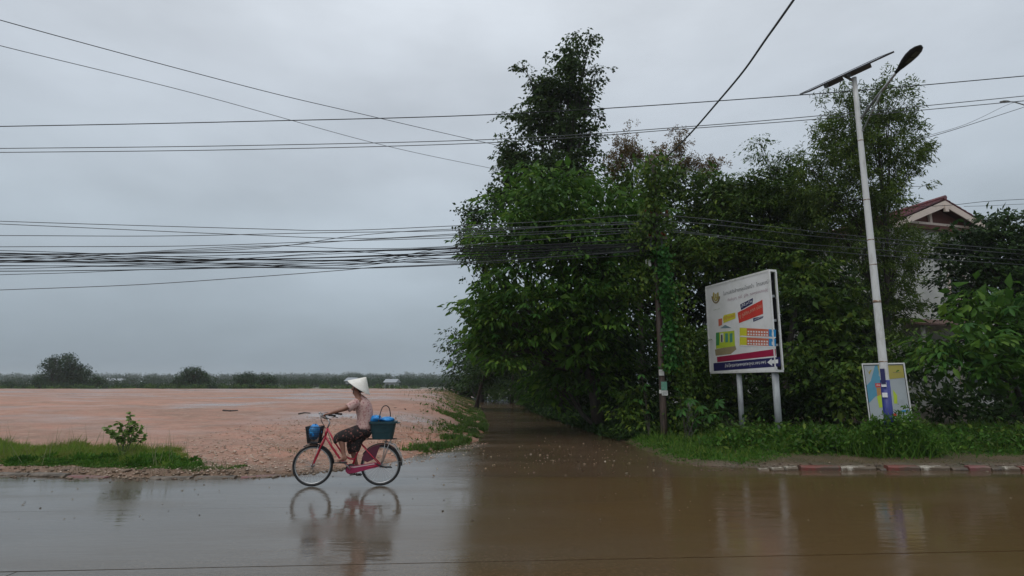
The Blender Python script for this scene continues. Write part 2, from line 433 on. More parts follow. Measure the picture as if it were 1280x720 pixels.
def slab(x0, x1, ya, yb, gaps=(.012, .012)):
    mb = MB(); ga, gb_ = gaps
    g = .007
    def q(x, f, s): return (x, f(x) + (ga if s > 0 else -gb_), 0)
    xs = np.linspace(x0 + g, x1 - g, max(2, int((x1 - x0) / 2)))
    top = [q(x, ya, 1) for x in xs] + [q(x, yb, -1) for x in xs[::-1]]
    n = len(top); mb.add(top + [(x, y, -.05) for x, y, z in top], [tuple(range(n))] + [(i, i + n, (i + 1) % n + n, (i + 1) % n) for i in range(n)])
    mb.build('concrete_slab', M['road'], rb)
def wv(s, a, o): return lambda x: o + s * x + a * math.sin(x * 1.9 + o) * .6 + a * math.sin(x * 4.3 + o) * .4
rows = [lambda x: -60, lambda x: -.8 + .066 * x, lambda x: 2.55 + .067 * x, wv(.068, .006, 5.94), wv(.078, .004, 8.62), lambda x: 10.98]
cuts = {0: [-80, 80], 1: [-80, -4.6, 5.4, 80], 2: [-80, -24.5, -14.5, -4.5, 5.5, 15.5, 80], 3: [-80, -30, -8, 16, 80], 4: [-80, -28, 22, 80]}
for i, (a, b) in enumerate(zip(rows, rows[1:])):
    for x0, x1 in zip(cuts[i], cuts[i][1:]): slab(x0, x1, a, b, ((.003 if i in (1, 4) else .011), (.003 if i in (0, 3) else .011)))

# ---- muddy side road leaving under the trees
XL = [(11.0, -5.2), (11.6, -3.7), (12.9, -2.45), (15.2, -1.9), (15.8, -1.45), (17.9, -.95), (23, -.9), (32, -1.5), (47, -2.6), (75, -5)]
XR = [(11.9, 5.6), (12.1, 4.6), (12.5, 3.9), (13.1, 3.35), (17.6, 3.15), (24, 2.35), (32, 1.35), (47, .8), (75, -1)]
ly = np.concatenate([np.linspace(10.985, 24, 90), np.linspace(24.6, 75, 60)])
V = []; F = []
for j, y in enumerate(ly):
    a, b = (lerp_poly(XL, y) - 1.4, lerp_poly(XR, y) + 1.2) if y > 12.2 else (-80, 80)
    for i in range(41):
        x = a + (b - a) * i / 40 if y > 12.2 else a + (b - a) * i / 40
        V.append((x, y, .0 + .012 * wob(x, y, .8) * sstep(12, 15, y)))
for j in range(len(ly) - 1):
    for i in range(40): F.append((j * 41 + i, j * 41 + i + 1, (j + 1) * 41 + i + 1, (j + 1) * 41 + i))
lane = mesh_np('side_road', np.array(V), np.array(F), M['lane'], smooth=True); tag(lane, kind='structure')

# ---- reddish bare field on the left, raised fill with a bank
FRONT = [(-130, 14.5), (-14, 11.9), (-9.5, 11.3), (-6.7, 10.85), (-4.5, 10.95), (-3.6, 11.6), (-2.4, 12.9), (-1.2, 15.5), (20, 40)]
def fz(x, y):
    dx = lerp_poly(XL, y) - x + .10 * wob(x, y, 1.6); dy = y - lerp_poly(FRONT, x) + .08 * wob(x, y, 2.1, 2) * sstep(-7, -4, x)
    d = min(dx, dy)
    h = -.06 + .10 * sstep(-.1, .35, d) + .06 * sstep(0, 2.5, d) + .055 * sstep(-4.6, -5.3, x) * sstep(.0, .25, d)
    if d > 0:
        h += .78 * sstep(12.2, 29, y) * sstep(.1, 3.2, dx) * (1 + .05 * wob(x, y, .5))
        rough = sstep(-9, -3, x) * sstep(30, 16, y)
        h += (.012 + .045 * rough) * wob(x, y, 2.4) * sstep(0, .6, d) + .02 * rough * wob(x, y, 7, 1) * sstep(0, .4, d)
        bank = sstep(3.4, .6, dx) * sstep(14, 18, y)
        h += .12 * bank * wob(x, y, 1.3, 4)
    h -= 1.6 * sstep(72, 80, y)
    return h
def fieldmat():
    m = bpy.data.materials.new('red_field_earth'); m.use_nodes = True; t = m.node_tree; b = t.nodes['Principled BSDF']
    tc = N(t, 'ShaderNodeTexCoord')
    def nz(scale, det, st, rg=.6):
        mp_ = N(t, 'ShaderNodeMapping'); mp_.inputs['Scale'].default_value = st; t.links.new(tc.outputs['Object'], mp_.inputs[0])
        n = N(t, 'ShaderNodeTexNoise'); n.inputs['Scale'].default_value = scale; n.inputs['Detail'].default_value = det
        n.inputs['Roughness'].default_value = rg; t.links.new(mp_.outputs[0], n.inputs['Vector']); return n
    def rr(src, a, b2, c, d):
        q = N(t, 'ShaderNodeMapRange')
        for i, v in zip((1, 2, 3, 4), (a, b2, c, d)): q.inputs[i].default_value = v
        t.links.new(src, q.inputs[0]); return q.outputs[0]
    def mixc(f, a, c, blend='MIX'):
        q = N(t, 'ShaderNodeMixRGB', blend_type=blend)
        if isinstance(f, float): q.inputs[0].default_value = f
        else: t.links.new(f, q.inputs[0])
        for s_, v in ((q.inputs[1], a), (q.inputs[2], c)):
            if isinstance(v, tuple): s_.default_value = (*v, 1)
            else: t.links.new(v, s_)
        return q.outputs[0]
    big = nz(.11, 5, (.5, 1.6, 1)).outputs['Fac']; mid = nz(1.1, 6, (.6, 1.2, 1)).outputs['Fac']; fin = nz(16, 8, (1, 1, 1), .8).outputs['Fac']
    c = mixc(rr(big, .4, .62, 0, 1), (.43, .200, .128), (.33, .165, .110))
    c = mixc(rr(mid, .42, .66, 0, .9), c, (.23, .125, .075))
    c = mixc(rr(nz(4.5, 6, (.7, 1.2, 1)).outputs['Fac'], .5, .68, 0, .8), c, (.42, .27, .19))
    c = mixc(.85, c, mixc(rr(fin, .3, .7, 0, 1), (.58, .55, .52), (1.3, 1.28, 1.25)), 'MULTIPLY')
    sx = N(t, 'ShaderNodeSeparateXYZ'); t.links.new(tc.outputs['Object'], sx.inputs[0])
    ky = N(t, 'ShaderNodeMath', operation='MULTIPLY_ADD'); t.links.new(mid, ky.inputs[0]); ky.inputs[1].default_value = -1.6; t.links.new(sx.outputs['Y'], ky.inputs[2])
    c = mixc(rr(ky.outputs[0], 10.6, 12.4, .85, 0), c, (.135, .088, .052))     # mud trodden along the kerb
    wet0 = rr(nz(.22, 6, (.55, 1.5, 1)).outputs['Fac'], .47, .66, 0, .8)
    wm = N(t, 'ShaderNodeMath', operation='MULTIPLY'); t.links.new(wet0, wm.inputs[0]); t.links.new(rr(ky.outputs[0], 14, 21, .15, 1), wm.inputs[1]); wet = wm.outputs[0]
    c = mixc(wet, c, (.26, .145, .10))
    t.links.new(c, b.inputs['Base Color'])
    t.links.new(rr(wet, 0, .7, .60, .12), b.inputs['Roughness'])
    bp = N(t, 'ShaderNodeBump'); t.links.new(rr(wet, 0, .6, .6, .04), bp.inputs['Strength']); bp.inputs['Distance'].default_value = .03
    t.links.new(fin, bp.inputs['Height']); t.links.new(bp.outputs[0], b.inputs['Normal'])
    return m
M['field'] = fieldmat()
grid('dirt_field', np.concatenate([np.linspace(-130, -30, 26), np.linspace(-29, -10, 50), np.linspace(-9.88, .4, 86)]),
     np.concatenate([np.linspace(10.3, 20, 110), np.linspace(20.2, 34, 60), np.linspace(35, 82, 40)]), fz, M['field'])

# ---- grassy verge on the right
VF = [(3.3, 13.1), (3.8, 12.55), (4.4, 12.2), (5.2, 11.95), (60, 11.95)]
def vz(x, y):
    dx = x - lerp_poly(XR, y); dy = y - lerp_poly(VF, x); d = min(dx, dy) + .05 * wob(x, y, 2)
    return -.05 + .13 * sstep(-.05, .3, d) + .16 * sstep(.4, 3, d) + (.02 * wob(x, y, 2) if d > 0 else 0) + .3 * sstep(3, 12, d)
grid('verge', np.concatenate([np.linspace(-2, 14, 110), np.linspace(14.5, 60, 40)]),
     np.concatenate([np.linspace(11.5, 20, 80), np.linspace(20.5, 75, 60)]), vz, mat('verge_mud', (.105, .072, .045), .45, noise=((.05, .05, .024), .42, .7), nscale=1.6, bump=(20, .5, .02)))

# ---- kerbs: separate painted stones
kw = mat('chipped_white_kerb', (.50, .46, .38), .5, noise=((.11, .08, .05), .36, .50), nscale=4)
kr = mat('chipped_red_kerb', (.18, .042, .030), .5, noise=((.09, .06, .04), .38, .60), nscale=5)
km = mat('muddy_kerb', (.11, .078, .05), .5, noise=((.06, .045, .03), .4, .6), nscale=6)
kp = mat('faded_maroon_kerb', (.17, .06, .055), .5, noise=((.14, .10, .07), .45, .65), nscale=6)
kg = mat('grey_concrete_kerb', (.16, .125, .095), .6, noise=((.06, .045, .03), .4, .6), nscale=6)
def kerb_mesh(L, hh=.12, d=.15):
    mb = MB(); n = 5; rings = []
    for i in range(n + 1):
        x = L * (i / n - .5); j = random.uniform(-.006, .006); k = random.uniform(-.012, .004)
        rings.append([(x, -d / 2 + j, -.06), (x, -d / 2 + j, hh - .03 + k), (x, -d / 2 + .03 + j, hh + k), (x, d / 2, hh + k * .5), (x, d / 2, -.06)])
    return mb.loft(rings)
kb = tag(empty('kerb', (8, 11.8, 0)), kind='structure')
for a, b, mt, hh in ((946, 958, kw, .05), (961, 976, kw, .075), (979, 994, kw, .085), (997, 1046, kr, .11), (1047, 1091, kw, .085), (1094, 1102, km, .06), (1104.5, 1144, kr, .115), (1144.8, 1182, kw, .11),
                     (1184, 1203, km, .08), (1205, 1231, kp, .10), (1233, 1246, km, .07), (1249, 1267, kw, .075), (1269, 1301, kr, .10), (1302, 1345, kw, .11), (1346, 1390, kr, .11), (1391, 1440, kw, .11)):
    x0 = (a - 640) / FPX * 11.45; x1 = (b - 640) / FPX * 11.45
    o = kerb_mesh(x1 - x0 - .01, hh * random.uniform(.7, .95)).build('kerb_stone', mt, kb); o.location = ((x0 + x1) / 2 - 8, random.uniform(-.02, .02), 0); o.rotation_euler.z = random.uniform(-.015, .015)
kb2 = tag(empty('kerb', (-8, 11, 0)), kind='structure')
x = -22.0; i = 0
while x < -4.6:
    L = random.choice((.72, .78, .8)); y0, y1 = lerp_poly(FRONT, x), lerp_poly(FRONT, x + L)
    px = 640 + x * FPX / 10.5
    mt = kp if 70 < px < 130 or px > 270 else (kg if i % 3 else km)
    if not (132 < px < 150):
        o = kerb_mesh(L - random.uniform(.02, .08), random.uniform(.015, .06)).build('kerb_stone', mt, kb2)
        o.location = (x + L / 2 + 8, (y0 + y1) / 2 - 11 - .05, 0); o.rotation_euler.z = math.atan2(y1 - y0, L)
    x += L; i += 1
# ================================================================== GROUND COVER
def blades(name, n, fx, hz, H, m, wr=.07, lean=.45, extra=None, tpl=BLADE):
    P = []
    while len(P) < n:
        q = fx()
        if q is None: continue
        P.append((q[0], q[1], hz(q[0], q[1]) - .01, q[2] if len(q) > 2 else 1.0))
    P = np.array(P); dr = RNG.normal(0, lean, (n, 3)); dr[:, 2] = 1
    V, F = leaf_arrays(P[:, :3], dr, H * P[:, 3] * (.5 + .8 * RNG.random(n)), wr, tpl)
    o = mesh_np(name, V, F, m); tag(o, kind='stuff'); return o
def in_left():
    x = random.uniform(-16, -5.35); y = random.uniform(11.0, 14.6)
    f = lerp_poly(FRONT, x)
    a = (y - f - .5 - .2 * wob(x, y, 2)); w_ = 2.6 - 2.3 * sstep(-8.2, -5.7, x) + .3 * wob(x, 0, 1.4)
    if a < 0 or a > w_: return None
    k = min(1, a * 1.6 + .2) * min(1, (w_ - a) * 1.4 + .25) * (.72 + .55 * wob(x, y, 2.6) + .25 * wob(x, y, 6, 2))
    if random.random() > .45 + .9 * k: return None
    return (x, y, max(.25, k))
blades('grass', 26000, in_left, fz, .27, M['grass'], wr=.055, lean=.65)
def in_left_front():
    q = in_left()
    if q is None or q[1] - lerp_poly(FRONT, q[0]) > 1.5 + .4 * wob(q[0], 3, 2) - 1.2 * sstep(-8, -13, q[0]): return None
    return q[0] + .25, q[1] - .12, q[2]
blades('ground_cover', 17000, in_left_front, fz, .17, M['weed_green'], wr=.5, lean=.9, tpl=KITE)
def in_left_dry():
    x = random.uniform(-16, -4.7); y = lerp_poly(FRONT, x) + abs(random.gauss(.05, .35)); return (x, y, .7) if wob(x, y, 2) > -.3 else None
blades('grass', 5000, in_left_dry, fz, .10, M['dry_grass'], wr=.09, lean=1.1)

blades('grass', 7000, in_left, fz, .15, M['grass'], wr=.5, lean=.9, tpl=KITE)
def in_tall():
    q = in_left()
    return None if q is None or random.random() > .3 else (q[0], q[1], 1)
blades('grass', 260, in_tall, fz, .55, mat('grass_seed_stem', (.16, .17, .07), .6), wr=.02, lean=.2)
def in_right():
    x = random.uniform(3.3, 17); y = random.uniform(12.2, 18.5)
    dx = x - lerp_poly(XR, y); dy = y - lerp_poly(VF, x)
    cor = 1.05 * sstep(4.6, 6.2, x)
    a = min(dx - .02, dy - .05 - cor) + .15 * wob(x, y, 2.2)
    if a < 0: return None
    return (x, y, min(1.1, .3 + a * 1.0) * (.8 + .45 * wob(x, y, 1.6) + .25 * wob(x, y, 5, 1)))
blades('grass', 12000, in_right, vz, .27, M['grass'], wr=.06, lean=.6)
blades('grass', 36000, in_right, vz, .25, M['grass_dark'], wr=.055, lean=.65)
blades('ground_cover', 34000, in_right, vz, .14, M['weed_green'], wr=.55, lean=1.0, tpl=KITE)
def in_bank():
    y = random.uniform(14.5, 60) if random.random() < .6 else random.uniform(14.8, 26); xe = lerp_poly(XL, y)
    x = xe - abs(random.gauss(0, 1)) * (.40 + .045 * (y - 14)) + .12
    if x > xe - .02: return None
    k = .5 + .3 * wob(x, y, .9, 3) + .3 * wob(x, y, 2.8, 1)
    if k < .42 + (.0 if y > 24 else .10): return None
    return (x, y, .5 + k * .6)
blades('grass', 9000, in_bank, fz, .18, M['dry_grass'], wr=.1, lean=.9)
blades('grass', 12000, in_bank, fz, .20, M['leaf_bank'], wr=.12)
def in_bank2():
    q = in_bank()
    return q if q and q[1] < 34 else None
blades('ground_cover', 6000, in_bank2, fz, .14, M['grass_dark'], wr=.5, lean=1.1, tpl=KITE)
def in_tuft():
    c = random.choice(((-6.1, 11.75, .22), (-4.9, 13.6, .3), (-2.9, 15.5, .35), (-3.7, 21, .8), (-2.7, 18.2, .5), (-5.5, 11.35, .15), (-5.9, 11.2, .12)))
    return (random.gauss(c[0], c[2]), random.gauss(c[1], c[2] * .5), .5)
blades('grass', 900, in_tuft, fz, .20, M['leaf_bank'], wr=.1)
# ---- gravel, clods and washed-out rubble on the near part of the field
def stones(name, n, fx, hz, r0, r1, m):
    ico = np.array([(0, 0, 1), (.9, 0, .3), (.25, .85, .35), (-.75, .5, .25), (-.7, -.55, .3), (.3, -.85, .25), (0, 0, -.4)])
    Fi = np.array([(0, 1, 2), (0, 2, 3), (0, 3, 4), (0, 4, 5), (0, 5, 1), (6, 2, 1), (6, 3, 2), (6, 4, 3), (6, 5, 4), (6, 1, 5)])
    V = []; F = []; k = 0
    while k < n:
        q = fx()
        if q is None: continue
        r = r0 + (r1 - r0) * random.random() ** 3.5; a = random.random() * 6.28
        ca, sa = math.cos(a), math.sin(a); sc = np.array([r * random.uniform(.7, 1.3), r * random.uniform(.7, 1.2), r * random.uniform(.35, .75)])
        v = (ico + RNG.normal(0, .1, ico.shape)) * sc; v = np.stack([v[:, 0] * ca - v[:, 1] * sa, v[:, 0] * sa + v[:, 1] * ca, v[:, 2]], 1)
        V.append(v + [q[0], q[1], hz(q[0], q[1])]); F.append(Fi + 7 * k); k += 1
    o = mesh_np(name, np.concatenate(V), np.concatenate(F), m); return tag(o, kind='stuff')
def in_rub():
    y = 10.9 + 9.5 * random.random() ** 1.7; x = random.uniform(-8.5, -1.0)
    if x > lerp_poly(XL, y) - .02 or y < lerp_poly(FRONT, x) + .02: return None
    if random.random() < sstep(-5.5, -8.5, x) * .7: return None
    return (x, y)
M['stone'] = mat('pale_rubble', (.3, .2, .14), .6, island=((.46, .30, .22), (.38, .25, .18), (.60, .48, .38), (.30, .20, .145)), noise=((.18, .12, .085), .5, .8))
stones('gravel', 9500, in_rub, fz, .005, .045, M['stone'])
stones('gravel', 1500, lambda: (lambda x: (x, lerp_poly(FRONT, x) + random.gauss(.06, .16)))(random.uniform(-14, -3.2)), lambda x, y: max(fz(x, y), .0), .008, .06, mat('mud_clod', (.16, .10, .06), .6, island=((.20, .13, .08), (.10, .065, .04), (.30, .22, .15))))
stones('gravel', 700, lambda: (lambda y: (lerp_poly(XL, y) - random.uniform(-.5, .35), y))(random.uniform(12, 17)), lambda x, y: max(.0, fz(x, y)), .008, .035, M['stone'])
# ---- fallen leaves and bits of bark floating on the side road
def in_lit():
    y = random.gauss(13.6, 2.2); x = random.uniform(-1.5, 3.1) + .0
    if y < 11.0 or y > 24: return None
    return (x, y, 1)
o = blades('leaf_litter', 230, in_lit, lambda x, y: .016, .055, mat('fallen_leaf', (.4, .35, .22), .5, island=((.32, .27, .17), (.22, .15, .08), (.13, .08, .05), (.42, .38, .28))), wr=.55, lean=9, tpl=KITE)
blades('leaf_litter', 160, lambda: (random.uniform(-9, 9), random.uniform(7.5, 11.2)), lambda x, y: .014, .035, mat('dark_leaf_bits', (.05, .04, .02), .5, island=((.05, .04, .02), (.16, .12, .05))), wr=.5, lean=9, tpl=KITE)

# ================================================================== TREES (front masses)
BN = 'ground'
def GB(px, Y, dz=0):                   # a base point on the ground under pixel column px at distance Y
    x = (px - 640) / FPX * Y * 1.02
    return (x, Y, (vz(x, Y) if Y < 74 else -.6) - .03 + dz)
tall, _ = tree('tall_tree', 'tallest tree of the row, its open pointed crown rising well above the rest', GB(702, 27.5),
    [blob(*b) for b in ((714, 78, 20, 26, 27, .9), (698, 112, 32, 32, 27, 1.4), (725, 120, 20, 34, 27.3, 1.2), (672, 150, 36, 40, 27, 1.5), (714, 170, 34, 42, 27, 1.5),
      (655, 205, 34, 38, 27, 1.5), (705, 220, 50, 42, 27, 2), (683, 120, 20, 30, 27, 1), (738, 168, 12, 26, 27.5, .7), (636, 185, 16, 22, 27, .8),
      (720, 44, 8, 8, 27, .35), (742, 46, 5, 4, 27, .2), (655, 83, 8, 8, 27, .3), (746, 88, 8, 5, 27, .3), (749, 101, 8, 6, 27.2, .3), (712, 60, 8, 8, 27, .35), (734, 58, 8, 7, 27, .35), (632, 240, 24, 30, 27, 1), (668, 100, 12, 12, 27, .5), (700, 280, 60, 50, 28, 2)) for _ in (0,)],
    M['leaf_tall'], r0=.2, L=.17, wr=.7, k=34, style='tier', spread=2.3, dens=1.25, amp=.36, core=1.0, shell=2.6, twigs=14)
broad, broad_c = tree('broadleaf_tree', 'big dark green tree with drooping rosettes of long leaves overhanging the side road', GB(745, 20.8),
    [blob(*b) for b in ((655, 285, 48, 44, 19.6, 1.6), (705, 250, 62, 34, 19.8, 1.8), (626, 302, 30, 30, 19.8, 1.2), (765, 275, 60, 48, 19.3, 1.6), (690, 320, 70, 46, 19.2, 1.7), (755, 335, 60, 44, 18.9, 1.4),
      (630, 372, 38, 34, 19.5, 1.3), (606, 396, 28, 34, 19.5, 1.0), (680, 385, 62, 40, 19.0, 1.5), (750, 390, 60, 40, 19.0, 1.3), (608, 428, 22, 18, 19.7, .9), (640, 430, 40, 26, 19.8, 1.2), (600, 318, 18, 26, 20, .7), (690, 470, 34, 30, 21.5, 1.2), (735, 455, 45, 40, 20.5, 1.3), (700, 430, 50, 28, 20, 1.4), (665, 240, 40, 26, 20, 1.4), (792, 300, 26, 56, 19.4, .9))],
    M['leaf_whorl'], r0=.2, L=.25, wr=.34, k=46, style='tier', dens=.80, tpl=HEX, amp=.25, shell=5, spread=2.7, core=1.0, twigs=12)
tree('broadleaf_tree', 'small dark tree with tiny leaves just showing behind the left edge of the drooping tree', GB(705, 27),
    [blob(*b) for b in ((592, 268, 22, 16, 25, .8), (583, 300, 16, 24, 25, .8), (600, 300, 24, 40, 25.2, 1), (615, 258, 22, 20, 25, 1), (605, 340, 22, 40, 25.2, 1), (620, 400, 34, 60, 25.5, 1.2))],
    M['leaf_dark'], r0=.12, L=.16, wr=.6, k=8, dens=.8, amp=.3)
# trees lining the right side of the side road, dark under the canopy
for i, (px, Y, bl, lab) in enumerate((
    (742, 21.0, ((775, 430, 45, 50, 21.4, 1.3), (735, 405, 50, 40, 21.5, 1.5), (785, 490, 26, 40, 22, 1.1)), 'nearest dark tree at the right edge of the side road, left of the wooden pole'),
    (700, 27, ((715, 430, 50, 38, 27, 1.6), (680, 405, 40, 45, 27, 1.6), (740, 480, 26, 34, 28.5, 1.2)), 'second dark tree along the right edge of the side road, under the drooping crown'),
    (676, 35, ((682, 478, 26, 34, 35, 1.4), (690, 430, 40, 36, 35, 2.0), (665, 395, 34, 36, 35, 2)), 'third dark tree along the right edge of the side road, in deep shade'),
    (662, 44, ((668, 470, 16, 32, 44, 1.4), (665, 428, 34, 28, 44, 2.2)), 'farthest dark tree along the right edge of the side road'))):
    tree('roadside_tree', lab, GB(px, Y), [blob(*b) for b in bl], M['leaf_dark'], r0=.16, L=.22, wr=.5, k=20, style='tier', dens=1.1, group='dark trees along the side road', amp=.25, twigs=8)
for i, (px, Y, bl, m_, lab) in enumerate((
    (572, 56, ((586, 474, 16, 14, 56, 2), (596, 458, 14, 14, 56, 2), (574, 482, 11, 7, 56, 1.5)), 'leaf_dark', 'low dark tree at the far left of the side road, nearest the open sky'),
    (604, 52, ((606, 468, 22, 24, 52, 2), (618, 445, 30, 20, 50, 2), (600, 440, 24, 20, 52, 2)), 'leaf_dark', 'dark tree over the bend of the side road, left of the bright green shrub'),
    (640, 50, ((642, 440, 44, 26, 50, 3), (640, 415, 44, 30, 46, 3), (650, 462, 30, 14, 52, 2)), 'leaf_dark', 'tree arching over the far end of the side road'))):
    x_ = (px - 640) / FPX * Y * 1.02
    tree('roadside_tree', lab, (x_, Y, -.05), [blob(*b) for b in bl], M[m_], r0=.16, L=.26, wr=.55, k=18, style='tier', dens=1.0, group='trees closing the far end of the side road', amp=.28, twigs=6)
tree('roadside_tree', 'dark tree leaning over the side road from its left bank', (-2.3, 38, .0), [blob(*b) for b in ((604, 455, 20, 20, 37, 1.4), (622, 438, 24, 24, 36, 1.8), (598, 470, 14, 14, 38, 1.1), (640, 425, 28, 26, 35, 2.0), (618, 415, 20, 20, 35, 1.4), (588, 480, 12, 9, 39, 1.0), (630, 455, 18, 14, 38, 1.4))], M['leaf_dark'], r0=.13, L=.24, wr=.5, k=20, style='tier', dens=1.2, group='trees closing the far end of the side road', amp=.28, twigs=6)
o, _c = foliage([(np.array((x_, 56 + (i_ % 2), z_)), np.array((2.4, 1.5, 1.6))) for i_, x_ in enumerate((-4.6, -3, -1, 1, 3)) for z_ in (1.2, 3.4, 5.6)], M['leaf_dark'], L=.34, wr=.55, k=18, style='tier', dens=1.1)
o.name = 'thicket'; tag(o, 'dark wall of foliage closing the very end of the side road', 'thicket', kind='thing')
for px, py, rx, ry, Y, lab in ((642, 488, 22, 17, 49, 'bright green shrub lit up at the end of the side road'), (618, 492, 14, 10, 50, 'low green shrub left of the brightest one at the end of the side road'), (664, 486, 12, 14, 47, 'green shrub half hidden by the tree wall at the end of the side road')):
    o, c_ = foliage([blob(px, py, rx, ry, Y, 1.2)], M['leaf_bank'], L=.24, wr=.4, k=7, dens=.8, parent=None)
    o.name = 'shrub'; tag(o, lab, 'shrub', 'shrubs at the end of the side road', 'thing')
M['leaf_gold'] = M['leaf_rust']
t_, _ = tree('flowering_tree', 'tree with upright rusty pink flower sprays on top, behind the wooden pole', GB(800, 24.5),
    [blob(*b) for b in ((785, 235, 50, 34, 24, 1.5), (840, 235, 46, 34, 24, 1.5), (880, 262, 40, 36, 24, 1.4), (800, 290, 60, 50, 24, 1.6), (870, 310, 60, 50, 23.5, 1.5), (908, 250, 24, 30, 24, 1.2))],
    M['leaf_mid'], r0=.18, L=.16, wr=.5, k=40, style='tier', dens=.85, core=1, shell=4, amp=.28)
o, c_ = foliage([blob(*b) for b in ((782, 188, 17, 26, 24, .7), (770, 205, 14, 18, 24, .6), (796, 196, 12, 20, 24, .5), (826, 198, 18, 20, 24, .6), (849, 185, 11, 26, 24, .45), (852, 210, 16, 18, 24, .5), (812, 208, 14, 14, 24, .5), (890, 205, 16, 12, 24, .5), (878, 222, 14, 14, 24, .5), (868, 205, 9, 8, 24, .4))],
    M['leaf_rust'], L=.10, wr=.42, k=16, dens=1.15, amp=.4, name='flower_sprays'); adopt(o, t_)
tree('leafy_tree', 'mid green tree with a bright loose top, behind and above the large white billboard', GB(905, 22.5),
    [blob(*b) for b in ((903, 262, 30, 28, 22, 1.1), (935, 285, 46, 40, 22, 1.4), (928, 246, 38, 24, 22, 1.1), (895, 232, 28, 18, 22, .9), (885, 320, 50, 44, 22, 1.4), (945, 340, 50, 44, 22, 1.4), (915, 235, 16, 14, 22, .6))],
    M['leaf_mid'], r0=.15, L=.18, wr=.5, k=40, style='tier', dens=.8, core=1, shell=4, amp=.26)
tree('leafy_tree', 'light green tree with wispy shoots on top, left of the lamp post', GB(965, 21.5),
    [blob(*b) for b in ((962, 250, 34, 30, 21, 1.2), (955, 198, 10, 16, 21, .4), (972, 208, 18, 18, 21, .6), (950, 178, 6, 8, 21, .3), (985, 255, 34, 34, 21, 1.2), (990, 222, 26, 22, 21, .8), (1014, 262, 30, 34, 21, 1.0), (948, 232, 22, 16, 21, .7), (1000, 305, 50, 48, 21, 1.4), (960, 310, 46, 44, 21, 1.3), (1010, 250, 22, 26, 21.3, .9), (935, 252, 22, 16, 21, .8), (940, 222, 14, 10, 21, .5), (985, 190, 8, 12, 21, .4))],
    M['leaf_mid'], r0=.15, L=.12, wr=.42, k=60, style='tier', spread=4.5, dens=.95, core=.8, amp=.3)
tree('feathery_tree', 'airy olive green tree with fine hanging leaves, directly behind the lamp post', GB(1085, 19.5),
    [blob(*b) for b in ((1098, 125, 20, 26, 19, .7), (1062, 142, 20, 20, 19, .7), (1120, 128, 18, 20, 19, .6), (1085, 160, 44, 34, 19, 1.0), (1060, 182, 34, 26, 19, .9), (1124, 188, 24, 18, 19, .7), (1022, 240, 28, 28, 19, .9), (1110, 232, 28, 22, 19, .8), (1120, 165, 24, 24, 19, .8), (1040, 135, 10, 10, 19, .4), (1038, 162, 14, 12, 19, .5),
      (1045, 205, 32, 28, 19, 1.0), (1095, 205, 44, 34, 19, 1.2), (1138, 208, 20, 14, 19, .6), (1015, 212, 16, 16, 19, .6), (1003, 205, 8, 8, 19, .4), (1060, 250, 50, 34, 19, 1.2), (1098, 266, 26, 36, 19, 1.0), (1080, 310, 50, 46, 19.3, 1.2), (1115, 340, 26, 50, 19.3, .9), (1040, 290, 40, 36, 19.5, 1.2), (1100, 385, 38, 30, 19.3, 1.0), (1122, 306, 16, 20, 19.2, .6), (1150, 312, 24, 15, 20.5, .7), (1113, 402, 14, 26, 19.6, .6))],
    M['leaf_feather'], r0=.12, L=.17, wr=.22, k=50, style='droop', dens=1.05, amp=.34, shell=2.2, twigs=16)
tree('leafy_tree', 'dark round-headed tree right of the house gable, its top just below the roof ridge', GB(1235, 20.5),
    [blob(*b) for b in ((1205, 298, 30, 22, 20, .8), (1250, 292, 40, 26, 20, 1.1), (1285, 300, 34, 34, 20, 1.1), (1225, 330, 44, 34, 20, 1.2), (1265, 350, 40, 40, 20, 1.2), (1196, 345, 18, 28, 20, .6), (1200, 385, 22, 24, 20, .7), (1250, 274, 20, 9, 20, .6), (1310, 340, 50, 60, 20, 1.4), (1190, 314, 26, 14, 20.6, .8))],
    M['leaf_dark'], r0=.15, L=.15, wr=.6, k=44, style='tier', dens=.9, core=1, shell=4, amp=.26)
bt, bt_c = tree('large_leaf_tree', 'low spreading tree with big bright leaves at the right edge, above the dark hollow', GB(1262, 16.6),
    [blob(*b) for b in ((1240, 385, 44, 24, 15.6, .9), (1275, 400, 40, 36, 15.6, 1.0), (1205, 425, 46, 26, 15.4, .9), (1250, 440, 50, 30, 15.4, 1.0), (1178, 445, 26, 16, 15.3, .6), (1290, 460, 36, 44, 15.6, .9), (1225, 462, 30, 16, 15.2, .6))],
    M['leaf_whorl'], r0=.09, L=.25, wr=.38, k=26, style='tier', spread=2.4, dens=.6, core=.8, shell=5, tpl=HEX, amp=.25)
